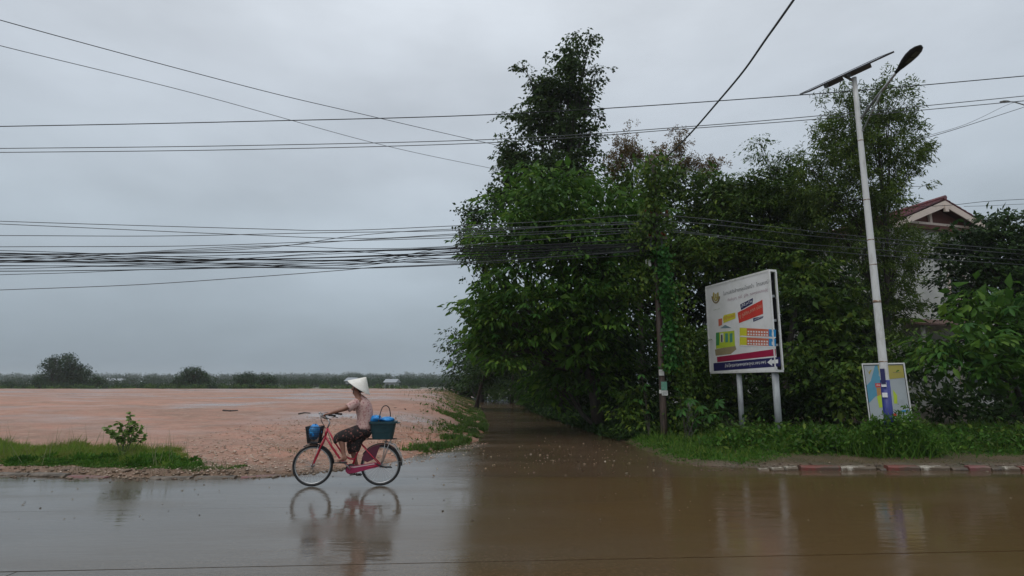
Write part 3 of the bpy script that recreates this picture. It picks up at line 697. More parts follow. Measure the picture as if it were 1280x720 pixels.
# tangled undergrowth between the trunks
for bl, m_, L_, lab, nm in (
    (((874, 470, 30, 40, 19.6, 1.0), (858, 430, 26, 36, 19.4, .8), (905, 505, 44, 30, 20.4, 1.0), (890, 440, 34, 40, 20.6, 1.0)), 'leaf_mid', .13, 'thicket of small round leaves between the wooden pole and the large billboard', 'thicket'),
    (((930, 500, 40, 34, 20.8, 1.0), (975, 510, 44, 30, 19.6, 1.0), (1010, 500, 40, 36, 18.5, 1.0)), 'leaf_dark', .15, 'dark undergrowth behind the two posts of the large billboard', 'thicket'),
    (((1010, 440, 34, 44, 18, 1.0), (1040, 400, 36, 40, 18.2, 1.0), (1060, 450, 36, 44, 18, 1.0), (1020, 380, 34, 34, 18.4, 1), (1045, 500, 40, 36, 17.6, 1.0), (1000, 345, 40, 40, 19, 1)), 'leaf_mid', .17, 'leafy thicket between the large billboard and the lamp post', 'thicket'),
    (((1120, 430, 22, 40, 17.8, .8), (1090, 500, 40, 34, 17.5, .9), (1105, 470, 30, 40, 17.8, .8)), 'leaf_feather', .14, 'pale thin-leaved thicket just behind the small signboard', 'thicket'),
    (((850, 528, 16, 20, 17.5, .5), (800, 538, 18, 14, 17.7, .5), (788, 508, 22, 36, 18.6, .8), (868, 527, 20, 20, 17.3, .5)), 'leaf_mid', .16, 'mixed green bushes round the foot of the wooden pole', 'bush')):
    o, _c = foliage([blob(*b) for b in bl], M[m_], L=L_, wr=.5, k=44, style='tier', dens=.8, amp=.3, core=1, shell=4)
    o.name = nm; tag(o, lab, nm, 'undergrowth along the verge', 'thing')
# deep dark foliage wall behind everything
for i, (px, Y, lab) in enumerate(((770, 27.5, 'tall dark tree deep behind the wooden pole'), (860, 26.5, 'tall dark tree deep behind the left side of the large billboard'), (950, 26, 'tall dark tree deep behind the right side of the large billboard'), (1040, 25, 'tall dark tree deep behind the gap left of the lamp post'), (1100, 24, 'tall dark tree deep behind the small signboard'), (1270, 23, 'dark tree at the far right edge behind the big-leaved one'))):
    x_ = (px - 640) / FPX * Y; z0 = .4
    hs = (9.2, 9.0, 8.4, 7.6, 5.6, 6.6)[i]
    bl = [(np.array((x_ + dx, Y + dy, zz)), np.array((2.1, 1.2, 1.5))) for zz in np.arange(1.1, hs, 1.7) for dx, dy in ((-.9, 0), (.9, .3))]
    if i == 4: bl = [(c - np.array((1.7, 0, 0)), r * np.array((.8, 1, 1))) for c, r in bl]
    if i == 5: bl = [(c + np.array((.8, 0, 0)), r) for c, r in bl]
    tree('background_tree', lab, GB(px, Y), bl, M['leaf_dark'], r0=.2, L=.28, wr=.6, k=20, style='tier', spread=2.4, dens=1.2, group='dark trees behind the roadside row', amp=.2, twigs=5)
for px, py, rx, ry, Y, lab in ((1185, 505, 44, 34, 19.5, 'dark shrub mass in the hollow right of the small signboard'), (1245, 515, 40, 30, 18.5, 'dark shrub mass under the big-leaved tree at the right edge'), (1300, 500, 44, 50, 18, 'dark shrub mass cut by the right edge of the photo'), (1150, 462, 26, 34, 21.5, 'dark shrub in front of the house wall, above the hollow')):
    o, _c = foliage([blob(px, py, rx, ry, Y, 1.0)], M['leaf_dark'], L=.22, wr=.5, k=8, dens=.9, amp=.25)
    o.name = 'shrub'; tag(o, lab, 'shrub', 'dark shrubs at the right', 'thing')
# low dark shrubs closing the wall of green down to the side road
for i, y in enumerate((18.6, 20.4, 22.4, 24.8, 27.5, 31, 35, 40, 45)):
    xr = lerp_poly(XR, y) + (1.9 if i < 4 else 1.0 if i < 6 else 0); k_ = .8 + .03 * (y - 18)
    bl = [(np.array((xr + .95 * k_ + random.uniform(-.1, .2), y + random.uniform(-.3, .3), h_)), np.array((1.0 * k_, 1.2 * k_, .95))) for h_ in ((.6,) if i < 4 else (.6, 1.6) if i < 6 else (.7, 1.9, 3.1))]
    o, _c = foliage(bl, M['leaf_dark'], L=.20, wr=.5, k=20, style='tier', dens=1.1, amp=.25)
    o.name = 'shrub'; tag(o, ('dark shrub at the mouth of the side road, left of the wooden pole', 'dark shrub second along the right edge of the side road', 'dark shrub third along the right edge of the side road', 'dark shrub fourth along the right edge of the side road',
        'dark shrub midway down the right edge of the side road', 'dark shrub just past midway down the right edge of the side road', 'dark shrub third from the far end of the side road', 'dark shrub next to last at the far end of the side road', 'last dark shrub at the far end of the side road')[i], 'shrub', 'dark shrubs lining the side road', 'thing')
def in_lane_edge():
    y = random.uniform(17.3, 46); x = lerp_poly(XR, y) + abs(random.gauss(0, 1.3)) - .12; return (x, y, 1)
blades('ground_cover', 15000, in_lane_edge, lambda x, y: max(vz(x, y), .0) + abs(random.gauss(0, .1)), .19, M['leaf_dark'], wr=.5, lean=1.1, tpl=KITE)
# taller weeds scattered on the right verge
def in_weeds():
    c = random.choice(((6.0, 14.6, .5), (7.6, 15.0, .5), (5.2, 14.0, .35), (9.8, 14.3, .6), (11.5, 14.0, .7), (13.2, 14.6, .8), (6.9, 13.6, .3)))
    x, y = random.gauss(c[0], c[2]), random.gauss(c[1], c[2] * .6); return (x, y, 1) if y > 13.2 else None
blades('ground_cover', 7000, in_weeds, lambda x, y: vz(x, y) + abs(random.gauss(0, .16)), .13, M['weed_green'], wr=.5, lean=1.2, tpl=KITE)
blades('ground_cover', 2500, in_weeds, lambda x, y: vz(x, y) + abs(random.gauss(0, .2)), .16, M['leaf_mid'], wr=.45, lean=1.4, tpl=KITE)
blades('grass', 2600, lambda: (random.uniform(4.6, 15), 12.25 + abs(random.gauss(.1, .4)), .8), vz, .11, M['dry_grass'], wr=.09, lean=1.1)
stones('gravel', 1300, lambda: (random.uniform(3.6, 15), random.gauss(11.98, .14)), lambda x, y: max(vz(x, y), .06 if y > 11.86 else .0), .006, .045, mat('verge_clod', (.14, .095, .06), .55, island=((.14, .095, .06), (.09, .06, .038), (.22, .17, .12))))
# bush at the lamp foot
o, _c = foliage([blob(*b) for b in ((1100, 548, 34, 20, 13.3, .45), (1130, 545, 28, 22, 13.2, .4), (1078, 554, 22, 14, 13.4, .35), (1148, 554, 20, 14, 13.2, .35), (1118, 530, 18, 12, 13.0, .25), (1140, 524, 8, 14, 13.2, .2), (1093, 532, 14, 10, 13.1, .25))], M['grass_dark'], L=.10, wr=.42, k=9, dens=1.3, amp=.4)
o.name = 'bush'; tag(o, 'dense weedy bush round the blue foot of the lamp post', 'bush', kind='thing')
def in_clump():
    return (random.gauss(8.45, .45), random.gauss(13.25, .2), 1)
blades('grass', 1500, in_clump, vz, .55, M['grass_dark'], wr=.05, lean=.45)

# ---- individual large leaves, built one by one (share one mesh)
def leaf_object_mesh(m, L, wr):
    T, F = BIG; me = bpy.data.meshes.new('leaf')
    me.from_pydata([(x * wr * L, y * L, z * L) for x, y, z in T], [], [tuple(f) for f in F]); me.update(); me.materials.append(m)
    me.polygons.foreach_set('use_smooth', [True] * len(me.polygons)); return me
def big_leaves(t, spots, meshes, per=7, L=1):
    loc0 = Vector(t.location)
    for c in spots:
        ax = (Vector((random.gauss(0, .6), random.uniform(-.5, .1), .8))).normalized(); a0 = random.random() * 6.28
        for j in range(per):
            a = a0 + j * 2 * math.pi / per + random.uniform(-.2, .2)
            s = ax.orthogonal().normalized(); s = Matrix.Rotation(a, 3, ax) @ s
            y = (s + ax * random.uniform(.05, .35) + Vector((0, 0, -.55))).normalized()
            x = y.cross(ax if random.random() < .9 else Vector((0, 0, 1))).normalized(); z = x.cross(y)
            o = bpy.data.objects.new('leaf', random.choice(meshes)); k = random.uniform(.75, 1.1) * L
            mw = Matrix((x, y, z)).transposed().to_4x4() * 1.0
            o.matrix_world = Matrix.Translation(Vector(c)) @ mw @ Matrix.Scale(k, 4)
            COL.objects.link(o); o.parent = t; o.matrix_parent_inverse = Matrix.Translation(-loc0)
            o.matrix_basis = Matrix.Translation(Vector(c)) @ mw @ Matrix.Scale(k, 4)
def front(px, py, cents, back=.05):
    best = None
    for c, r, _p in cents:
        Y = c[1] - r[1]; ok = True
        for _ in range(3):
            p = at(px, py, Y); q = ((p.x - c[0]) / r[0]) ** 2 + ((p.z - c[2]) / r[2]) ** 2
            if q >= 1: ok = False; break
            Y = c[1] - r[1] * math.sqrt(1 - q)
        if ok and (best is None or Y < best): best = Y
    return None if best is None else at(px, py, best - back)
ma = leafmat('big_leaf', (.045, .13, .025), (.06, .16, .03), (.10, .22, .04), .4); mb_ = leafmat('big_leaf_deep', (.03, .09, .02), (.035, .105, .022), (.05, .13, .028), .4)
LM = [leaf_object_mesh(ma, .30, .36), leaf_object_mesh(mb_, .30, .38)]
sp = [front(540 + x / 2.57, 200 + y / 2.57, broad_c) for x, y in ((240, 480), (300, 465), (160, 445), (370, 385), (430, 345), (445, 385), (500, 440), (512, 385), (560, 402), (615, 430), (640, 402), (572, 325), (600, 292), (625, 297),
      (300, 352), (240, 345), (335, 495), (205, 560), (130, 560), (110, 505), (92, 478), (365, 140), (330, 205), (520, 150), (160, 200), (430, 200), (520, 250), (180, 300), (280, 270), (470, 300), (390, 450), (250, 420), (90, 600), (540, 480), (660, 330), (350, 320), (180, 390), (450, 130), (620, 190), (270, 540))]
big_leaves(broad, [q for q in sp if q is not None], LM, 6, .82)
sp = [front(x, y, bt_c) for x, y in ((1225, 380), (1245, 372), (1262, 385), (1278, 372), (1240, 395), (1205, 420), (1190, 430), (1215, 440), (1235, 425), (1258, 412), (1272, 435), (1250, 452), (1222, 460), (1198, 450), (1176, 440), (1180, 452), (1265, 470), (1235, 470), (1212, 468), (1275, 400), (1208, 405), (1230, 448))]
big_leaves(bt, [q for q in sp if q is not None], LM, 6, .92)
def stem_plant(base, tips, meshes, per, L, label, name='shrub', cat='shrub', group=None, sm=None):
    t = thing(name, label, cat, base, group=group); mb = MB()
    for p in tips:
        b = Vector(base); p = Vector(p); mid = b.lerp(p, .55) + Vector((0, 0, .12))
        mb.tube([b + Vector((random.uniform(-.06, .06), 0, 0)), mid, p], [.012, .009, .005], 5)
    o = mb.build('stem', sm or M['bark']); adopt(o, t)
    big_leaves(t, tips, meshes, per, L); return t
stem_plant((4.75, 16.3, .05), [at(x, y, 16.1 + .1 * i) for i, (x, y) in enumerate(((848, 488), (862, 500), (852, 512), (876, 508), (870, 525), (886, 520)))], LM, 7, .85, 'young plant with drooping fans of pale green leaves, right of the wooden pole')
stem_plant((6.1, 16.3, .05), [at(x, y, 16.2) for x, y in ((898, 502), (908, 515), (893, 518))], LM, 7, .8, 'young big-leaved plant left of the left billboard post')
stem_plant((3.9, 16.9, .05), [at(x, y, 16.9) for x, y in ((806, 482), (800, 500), (812, 515), (802, 468))], LM, 6, .8, 'pale leafed plant just left of the wooden pole')
# climbing plants on the wooden pole
POLE = Vector((4.33, 17.0, 0))
def vine(pts, n, L, m, spread, label, kpl=1, wr=.75):
    P = []; pts = [Vector(p) for p in pts]
    for i in range(n):
        t = random.random() * (len(pts) - 1); k = int(t); p = pts[k].lerp(pts[k + 1], t - k)
        s = spread * (.5 + .9 * abs(math.sin(t * 2.3 + 1)))
        P.append(p + Vector((random.gauss(0, s), random.gauss(0, s * .7), random.gauss(0, .08))))
    P = np.array(P); dr = RNG.normal(0, .5, (n, 3)) + [0, -.3, -.7]
    V, F = leaf_arrays(P, dr, L * (.6 + .7 * RNG.random(n)), wr, HEX)
    o = mesh_np('climbing_vine', V, F, m); tag(o, label, 'vine', kind='thing')
vine([(4.62, 16.8, 2.1), (4.55, 16.85, 3.6), (4.5, 16.85, 4.7), (4.42, 16.8, 5.6)], 1200, .13, M['leaf_bright'], .10, 'bright green vine climbing the upper half of the wooden pole')
vine([(4.95, 16.9, .2), (4.98, 17.0, 1.5), (4.85, 16.9, 2.8), (4.8, 17.0, 4.6)], 1700, .11, M['leaf_mid'], .17, 'darker vine hanging in a column right of the wooden pole')
vine([(3.85, 17.3, 4.2), (4.0, 17.1, 5.4), (4.2, 16.85, 6.6), (4.3, 16.8, 8.5)], 2600, .13, M['leaf_mid'], .28, 'tangled creeper smothering the top of the wooden pole')
# weed at the left verge
def weed():
    base = Vector((-8.1, 12.6, fz(-8.1, 12.6) - .02)); t = thing('weed', 'knee-high leafy weed standing in the grass on the left verge', 'weed', base); mb = MB(); P = []; D = []
    for px, py in ((150, 528), (140, 540), (163, 516), (170, 526), (176, 535), (158, 538), (181, 545), (148, 547), (168, 546), (134, 534), (165, 532)):
        p = at(px, py, 12.6 + random.uniform(-.2, .2)); b = base + Vector((random.uniform(-.12, .12), 0, 0)); mid = b.lerp(p, .5) + Vector((0, 0, .05))
        mb.tube([b, mid, p], [.010, .008, .004], 5)
        for j in range(26):
            s = .3 + .7 * j / 25; q = mid.lerp(p, s) if s > .3 else b.lerp(mid, s); P.append(q + Vector((random.gauss(0, .02), random.gauss(0, .02), 0))); D.append((random.gauss(0, 1), random.gauss(0, 1), random.uniform(-.3, .5)))
    adopt(mb.build('stem', mat('weed_stem', (.09, .12, .04), .6)), t)
    V, F = leaf_arrays(np.array(P), np.array(D), .10 * (.7 + .6 * RNG.random(len(P))), .8, HEX)
    adopt(mesh_np('foliage', V, F, leafmat('weed_leaf', (.15, .26, .05), (.20, .32, .07), (.34, .42, .18), .4, .35)), t)
weed()

# ================================================================== UTILITY POLE AND CABLES
def utility_pole():
    t = thing('utility_pole', 'dark wet utility pole wrapped in creepers at the corner of the side road', 'utility pole', POLE)
    mb = MB(); rings = []
    for i in range(15):
        z = -.1 + 8.7 * i / 14; r = .105 - .035 * i / 14; x = .004 * z * math.sin(z)
        rings.append([(x + r * math.cos(a) * 1.0 + random.uniform(-.004, .004), r * math.sin(a) + random.uniform(-.004, .004), z) for a in np.linspace(0, 2 * math.pi, 11)[:-1]])
    mb.loft(rings).build('pole', mat('wet_dark_timber', (.085, .055, .040), .5, noise=((.035, .025, .02), .4, .62), nscale=5, stretch=(4, 4, .4), bump=(9, .7, .02)), t, smooth=True)
    arm = mat('rusty_crossarm', (.07, .05, .04), .6)
    ins = mat('brown_insulator', (.28, .07, .035), .25)
    for z, w_ in ((6.65, .8), (5.95, .6)):
        o = MB().box((0, -.13, z), (w_, .09, .09)).build('crossarm', arm, t, bevel=.008)
        for x in (-w_ / 2 + .08, -.14, .14, w_ / 2 - .08):
            mb = MB(); mb.tube([(x, -.13, z + .045 + q) for q in (0, .04, .041, .07, .071, .10, .101, .13)], [.018, .018, .045, .03, .045, .03, .038, .02], 10)
            mb.build('insulator', ins, o, smooth=True)
    wh = mat('white_notice', (.62, .62, .58), .5, noise=((.4, .38, .33), .5, .7)); gr = mat('green_notice', (.10, .26, .18), .5, noise=((.22, .34, .27), .5, .7), nscale=20)
    MB().box((-.28, -.05, 5.2), (.16, .12, .20)).build('junction_box', wh, t, bevel=.01)
    MB().tube([(-.2, -.05, 5.2), (-.07, 0, 5.2)], .015, 6).build('bracket', arm, t)
    for c, d, m_, nm in (((-.03, -.118, 1.98), (.15, .006, .17), wh, 'notice'), ((.03, -.118, 1.60), (.17, .006, .24), gr, 'notice'), ((.04, -.118, 1.40), (.17, .006, .14), wh, 'notice'), ((-.085, -.112, 1.44), (.07, .006, .10), wh, 'notice'), ((.01, -.11, 1.28), (.0, .0, .0), wh, None)):
        if nm: MB().box(c, d).build(nm, m_, t)
    prt = mat('notice_print', (.05, .05, .06), .6)
    for z in (1.43, 1.40, 1.37): MB().box((.04, -.1222, z), (.13, .002, .010)).build('print_line', prt, t)
    cm = M['cable']; mb = MB()
    for k in range(3):
        mb.tube([(-.05 + .16 * math.cos(a) * (1 + .1 * k), -.17 - .02 * k, 5.75 + .22 * math.sin(a)) for a in np.linspace(0, 2 * math.pi, 16)[:-1]], .01, 5, closed=True)
    mb.build('cable_coil', cm, t)
utility_pole()
post = MB().loft([[(x * (.07 - .004 * k), y * (.07 - .004 * k), z) for x, y in ((-1, -1), (1, -1), (1, 1), (-1, 1))] for k, z in enumerate((-.1, .5, 1.0, 1.15))]).build('concrete_post', mat('mossy_concrete', (.22, .22, .19), .7, noise=((.10, .12, .07), .4, .7), nscale=7))
post.location = (5.0, 16.9, .1); post.rotation_euler = (.03, .05, .4); tag(post, 'short mossy concrete post standing right of the wooden pole', 'post')
def spline(pts, n=10):
    P = [pts[0]] + list(pts) + [pts[-1]]; o = []
    for i in range(1, len(P) - 2):
        for k in range(n):
            t = k / n; o.append(tuple(.5 * ((2 * P[i][a]) + (-P[i - 1][a] + P[i + 1][a]) * t + (2 * P[i - 1][a] - 5 * P[i][a] + 4 * P[i + 1][a] - P[i + 2][a]) * t * t + (-P[i - 1][a] + 3 * P[i][a] - 3 * P[i + 1][a] + P[i + 2][a]) * t ** 3) for a in range(3)))
    o.append(tuple(pts[-1])); return o
def cable(label, pts, r=.012, group='overhead cables of the lower bundle'):
    """pts: (px, py, Y)"""
    q = [at(*p) for p in spline(pts)]
    o = MB().tube(q, r, 5).build('overhead_cable', M['cable_black' if r > .0115 or 'thin' in label and group.startswith('overhead') else 'cable'], smooth=True); tag(o, label, 'cable', group)
A_ = 16.84
cable('highest cable at the left edge, running on across the trees to the right', [(-200, 268, A_), (0, 276.5, A_), (320, 286, A_), (425, 288, A_), (575, 282, A_), (700, 276, A_), (822, 269, A_), (970, 284, 17), (1081, 296, 17.5), (1280, 313, 19), (1500, 326, 20)], .011)
cable('second cable from the top at the left edge, dipping under the highest one', [(-200, 272, A_), (0, 280, A_), (270, 292, A_), (450, 298, A_), (575, 292, A_), (822, 277, A_), (1025, 296, 17), (1280, 318, 19), (1500, 332, 20)], .011)
cable('third cable from the top at the left edge, nearly level', [(-200, 296, A_), (0, 294.5, A_), (200, 295, A_), (400, 291, A_), (575, 288, A_), (818, 279, A_), (822, 285, A_), (950, 300, 17), (1081, 311, 17.6), (1235, 322, 19), (1500, 340, 20)], .011)
cable('fourth cable from the top at the left edge, alone above the thick strands', [(-200, 310, A_), (0, 308.5, A_), (230, 307.5, A_), (400, 302, A_), (575, 297, A_), (818, 289, A_), (980, 309, 17), (1107, 320, 17.8), (1280, 331, 19), (1500, 345, 20)], .011)
cable('thick black strand, uppermost of the heavy cables', [(-200, 318, A_), (0, 317.5, A_), (150, 317, A_), (330, 315, A_), (575, 311, A_), (820, 298, A_)], .017)
cable('thick black strand in the middle of the heavy cables', [(-200, 327, A_), (0, 325.5, A_), (160, 327.5, A_), (330, 324, A_), (480, 320, A_), (575, 318, A_), (820, 307, A_)], .017)
cable('thick dark strand just under the middle heavy one, crossing it near the left', [(-200, 330, A_ + .05), (0, 328, A_ + .05), (160, 323, A_ + .05), (300, 325, A_ + .05), (575, 315, A_), (820, 303, A_)], .014)
cable('lowest heavy strand, level along the foot of the bundle', [(-200, 338, A_), (0, 339, A_), (190, 337, A_), (320, 334.5, A_), (440, 335.5, A_), (575, 330.5, A_), (820, 318, A_)], .013)
cable('lone sagging cable below all the others at the left edge', [(-200, 370, A_), (0, 362.5, A_), (170, 356, A_), (320, 346, A_), (425, 338, A_), (470, 334, A_), (575, 329, A_), (820, 312, A_)], .011)
cable('thin faint cable second from the bottom at the left edge', [(-200, 350, A_ + .1), (0, 343.5, A_ + .1), (90, 341, A_ + .1), (160, 338, A_), (300, 333, A_), (575, 322, A_), (820, 310, A_)], .009)
rr = random.Random(3)
for i in range(12):
    y0 = 314 + i * 1.9 + rr.uniform(-1.5, 1.5); y1 = 314 + rr.uniform(0, 20); y2 = 303 + rr.uniform(0, 26)
    cable(('thin cable skirting the top of the heavy strands', 'thin cable just under the topmost heavy strand', 'thin cable woven between the two upper heavy strands', 'thin cable shadowing the middle heavy strand', 'thin black cable tangled among the heavy strands of the bundle', 'thin black cable tangled among the heavy strands of the bundle', 'thin black cable tangled among the heavy strands of the bundle', 'thin black cable tangled among the heavy strands of the bundle', 'thin black cable tangled among the heavy strands of the bundle', 'thin cable over the lowest heavy strand', 'thin cable following the lowest heavy strand', 'thin cable hanging just below the lowest heavy strand')[i], [(-200, y0 + rr.uniform(-3, 3), A_), (0, y0, A_), (240, (y0 + y1) / 2 + 2.5, A_), (430, y1, A_), (575, y2, A_), (820, y2 * .4 + 182, A_)], rr.choice((.007, .008, .010)))
for i, (a, b) in enumerate(((286, 300), (292, 310), (303, 288))):
    cable(('crossing cable that climbs to the top of the bundle before the trees', 'crossing cable that sinks towards the heavy strands', 'cable that rises across the bundle to the pole insulators')[i], [(-200, a + 30, A_), (0, 319 + i * 4, A_), (300, 312 - 2 * i, A_), (450, a + 8, A_), (575, a + 2 * i, A_), (820, 280 + 4 * i, A_)], .010)
G2 = 'single cables high across the sky'
cable('highest level cable across the sky, passing the tall tree and lamp post', [(-200, 161, 15), (0, 158, 15), (300, 152, 15), (640, 142, 15), (1010, 118, 15), (1280, 95, 15), (1480, 76, 15)], .013, G2)
cable('upper cable of the close parallel pair across the sky', [(-200, 187, 15), (0, 185.5, 15), (300, 182, 15), (620, 174, 15), (850, 159, 15), (1020, 145, 15), (1280, 120, 15), (1480, 98, 15)], .011, G2)
cable('lower cable of the close parallel pair across the sky', [(-200, 192, 15.2), (0, 190.5, 15.2), (300, 187, 15.2), (620, 178, 15.2), (850, 161.5, 15.2), (1020, 149, 15.2), (1280, 126, 15.2), (1480, 106, 15.2)], .011, G2)
cable('upper of two slanting cables from the top left corner to the tall tree', [(-200, -35, 12), (0, 25, 14), (300, 106, 18), (450, 142, 21), (615, 180, 26), (690, 195, 27)], .012, G2)
cable('lower of the two slanting cables falling from the left edge to the tall tree', [(-200, 5, 12), (0, 57, 14), (240, 116, 17), (465, 178, 22), (617, 211, 26), (690, 226, 27)], .010, G2)
o = MB().tube([at(*p) for p in spline([(1160, -240, 6.5), (992, 0, 9), (958, 48, 10), (930, 88, 11.3), (895, 130, 13), (860, 170, 15), (824, 205, 16.85)])], .022, 7).build('overhead_cable', M['cable'], smooth=True)
tag(o, 'thick black cable slanting from the top edge down to the wooden pole', 'cable', G2)
cable('upper of two thin wires from the olive tree to the distant street lamp', [(1110, 182, 19.5), (1200, 158, 24), (1262, 130, 28), (1290, 126, 29)], .011, 'thin wires at the right edge')
cable('lower of two thin wires running from the olive tree to the right edge', [(1110, 185, 19.5), (1180, 166, 23), (1280, 134, 28), (1330, 118, 30)], .014, 'thin wires at the right edge')
cable('wire just above the house ridge running to the right edge', [(1095, 260, 26), (1180, 257, 26), (1230, 252, 26), (1280, 249, 26), (1400, 243, 26)], .012, 'thin wires at the right edge')
cable('lower wire right of the house gable running to the right edge', [(1205, 258, 26), (1240, 257, 26), (1280, 255, 26), (1400, 251, 26)], .010, 'thin wires at the right edge')

# ================================================================== BILLBOARDS
def font_part(body, u0, u1, v0, v1, P, m, parent, name='lettering', shear=0):
    cu = bpy.data.curves.new(name, 'FONT'); cu.body = body; cu.resolution_u = 2
    o = bpy.data.objects.new(name, cu); COL.objects.link(o); bpy.context.view_layer.update()
    me = bpy.data.meshes.new_from_object(o.evaluated_get(bpy.context.evaluated_depsgraph_get())); bpy.data.objects.remove(o)
    co = np.array([v.co[:] for v in me.vertices]); mn, mx_ = co.min(0), co.max(0)
    for v in me.vertices:
        a = (v.co.x - mn[0]) / (mx_[0] - mn[0]); b = (v.co.y - mn[1]) / (mx_[1] - mn[1])
        v.co = P(u0 + (u1 - u0) * a + shear * b, v0 + (v1 - v0) * b + (shear and 0), .0065)
    me.materials.clear(); me.materials.append(m); o = bpy.data.objects.new(name, me); o['kind'] = 'stuff'; return link(o, parent)
class Board:
    """a flat board; px polygons are put on it by meeting the sight line with its plane"""
    def __init__(s, name, label, A, B, z0, z1, lean=0):
        s.A, s.B = Vector(A), Vector(B); s.u = (s.B - s.A); s.W = s.u.length; s.u.normalize()
        s.w = (Vector((0, 0, 1)) + s.u * lean).normalized(); s.n = s.w.cross(s.u).normalized()
        if s.n.y > 0: s.n = -s.n
        s.z0, s.z1 = z0, z1; s.O = s.A + Vector((0, 0, z0)); s.H = (z1 - z0)
        s.t = thing(name, label, 'billboard' if 'billboard' in name else 'sign', s.O)
    def P(s, u, v, off=0): return s.u * (u * s.W) + s.w * (v * s.H) + s.n * off
    def uv(s, px, py):
        r = ray(px, py); o = Vector((0, 0, CAMZ)); t = (s.O - o).dot(s.n) / r.dot(s.n); p = o + r * t - s.O
        v = p.dot(s.w) / s.H; q = p - s.w * p.dot(s.w)
        return (p.dot(s.u) / s.W, v) if abs(s.w.dot(s.u)) < 1e-6 else ((lambda a: (a, (p - s.u * (a * s.W)).dot(s.w) / s.H))((p.x * s.w.z - p.z * s.w.x) / (s.u.x * s.w.z - s.u.z * s.w.x) / s.W))
    def poly(s, name, pts, m, off, px=True, parent=None):
        q = [s.P(*(s.uv(*p) if px else p), off) for p in pts]
        a = MB().add(q, [tuple(range(len(q)))]); return a.build(name, m, parent or s.t)
    def slab(s, name, u0, u1, v0, v1, f, b, m, parent=None):
        q = [s.P(u, v, o) for o in (f, b) for u, v in ((u0, v0), (u1, v0), (u1, v1), (u0, v1))]
        return MB().add(q, [(0, 1, 2, 3), (7, 6, 5, 4), (0, 4, 5, 1), (1, 5, 6, 2), (2, 6, 7, 3), (3, 7, 4, 0)]).build(name, m, parent or s.t)
def flat(name, c, r=.45): return mat(name, c, r, noise=(tuple(x * .75 for x in c), .5, .85), nscale=3)
pw = mat('faded_vinyl', (.82, .82, .82), .4, noise=((.68, .68, .66), .45, .75), nscale=1.6)
navy, maroon, red = flat('navy_print', (.018, .018, .10)), flat('maroon_print', (.36, .01, .06)), flat('red_print', (.62, .05, .035))
yel, lime, teal_, blue_, salm, grey_, pink_, gold_ = flat('yellow_print', (.68, .64, .04)), flat('lime_print', (.50, .64, .05)), flat('teal_print', (.08, .30, .22)), flat('blue_print', (.03, .28, .60)), flat('salmon_print', (.62, .16, .09)), flat('grey_print', (.13, .13, .14)), flat('pink_print', (.42, .27, .32)), flat('gold_print', (.42, .34, .07))
white_p = flat('white_print', (.82, .82, .82)); green_p = flat('green_print', (.06, .30, .08)); blk = flat('black_print', (.02, .02, .02))
b = Board('billboard', 'large white printed billboard on two steel posts, a white arrow on its navy band', (6.25, 18.45, 0), (7.0, 15.6, 0), 2.03, 4.69)
b.slab('panel', 0, 1, 0, 1, 0, -.02, pw)
fr = mat('white_frame', (.74, .74, .72), .4, noise=((.3, .28, .25), .55, .8))
b.slab('frame_bar', -.012, 1.012, 1.0, 1.022, .01, -.24, fr); b.slab('frame_bar', -.012, 1.012, -.022, 0, .006, -.24, fr)
b.slab('frame_bar', 1.0, 1.016, 0, 1, .012, -.035, fr); b.slab('frame_bar', -.016, 0, 0, 1, .012, -.24, fr)
b.slab('frame_bar', 1.0, 1.016, 0, 1, -.20, -.24, fr); b.slab('back_sheet', .01, .99, .01, .99, -.19, -.21, M['dark_metal'])
for v in (.25, .5, .75): b.slab('batten', .01, .99, v - .012, v + .012, -.03, -.18, M['galv'])
z1 = lambda x, y: (880 + x / 11.61, 335 + y / 11.61); z2 = lambda x, y: (880 + x / 9.864, 397 + y / 9.864)
def zp(f, pts): return [f(*p) for p in pts]
b.poly('navy_band', zp(z2, ((118, 562), (943, 484), (950, 600), (122, 660))), navy, .003)
b.poly('maroon_band', zp(z2, ((160, 485), (885, 385), (886, 470), (165, 550))), maroon, .003)
b.poly('arrow', zp(z2, ((782, 552), (835, 503), (838, 525), (915, 514), (917, 562), (842, 568), (846, 598))), white_p, .006)
b.poly('banner', zp(z1, ((490, 648), (850, 460), (860, 665), (510, 800))), red, .004)
b.poly('banner_tag', zp(z1, ((525, 530), (712, 435), (705, 515), (540, 610))), navy, .003)
b.poly('banner_tag', zp(z2, ((605, 10), (640, 0), (735, -18), (725, 5), (610, 52))), navy, .0035)
b.poly('caption_block', zp(z1, ((275, 720), (290, 685), (455, 645), (460, 730), (285, 800))), yel, .003)
b.poly('caption_block', zp(z2, ((178, 20), (225, 8), (225, 90), (182, 108))), salm, .0045)
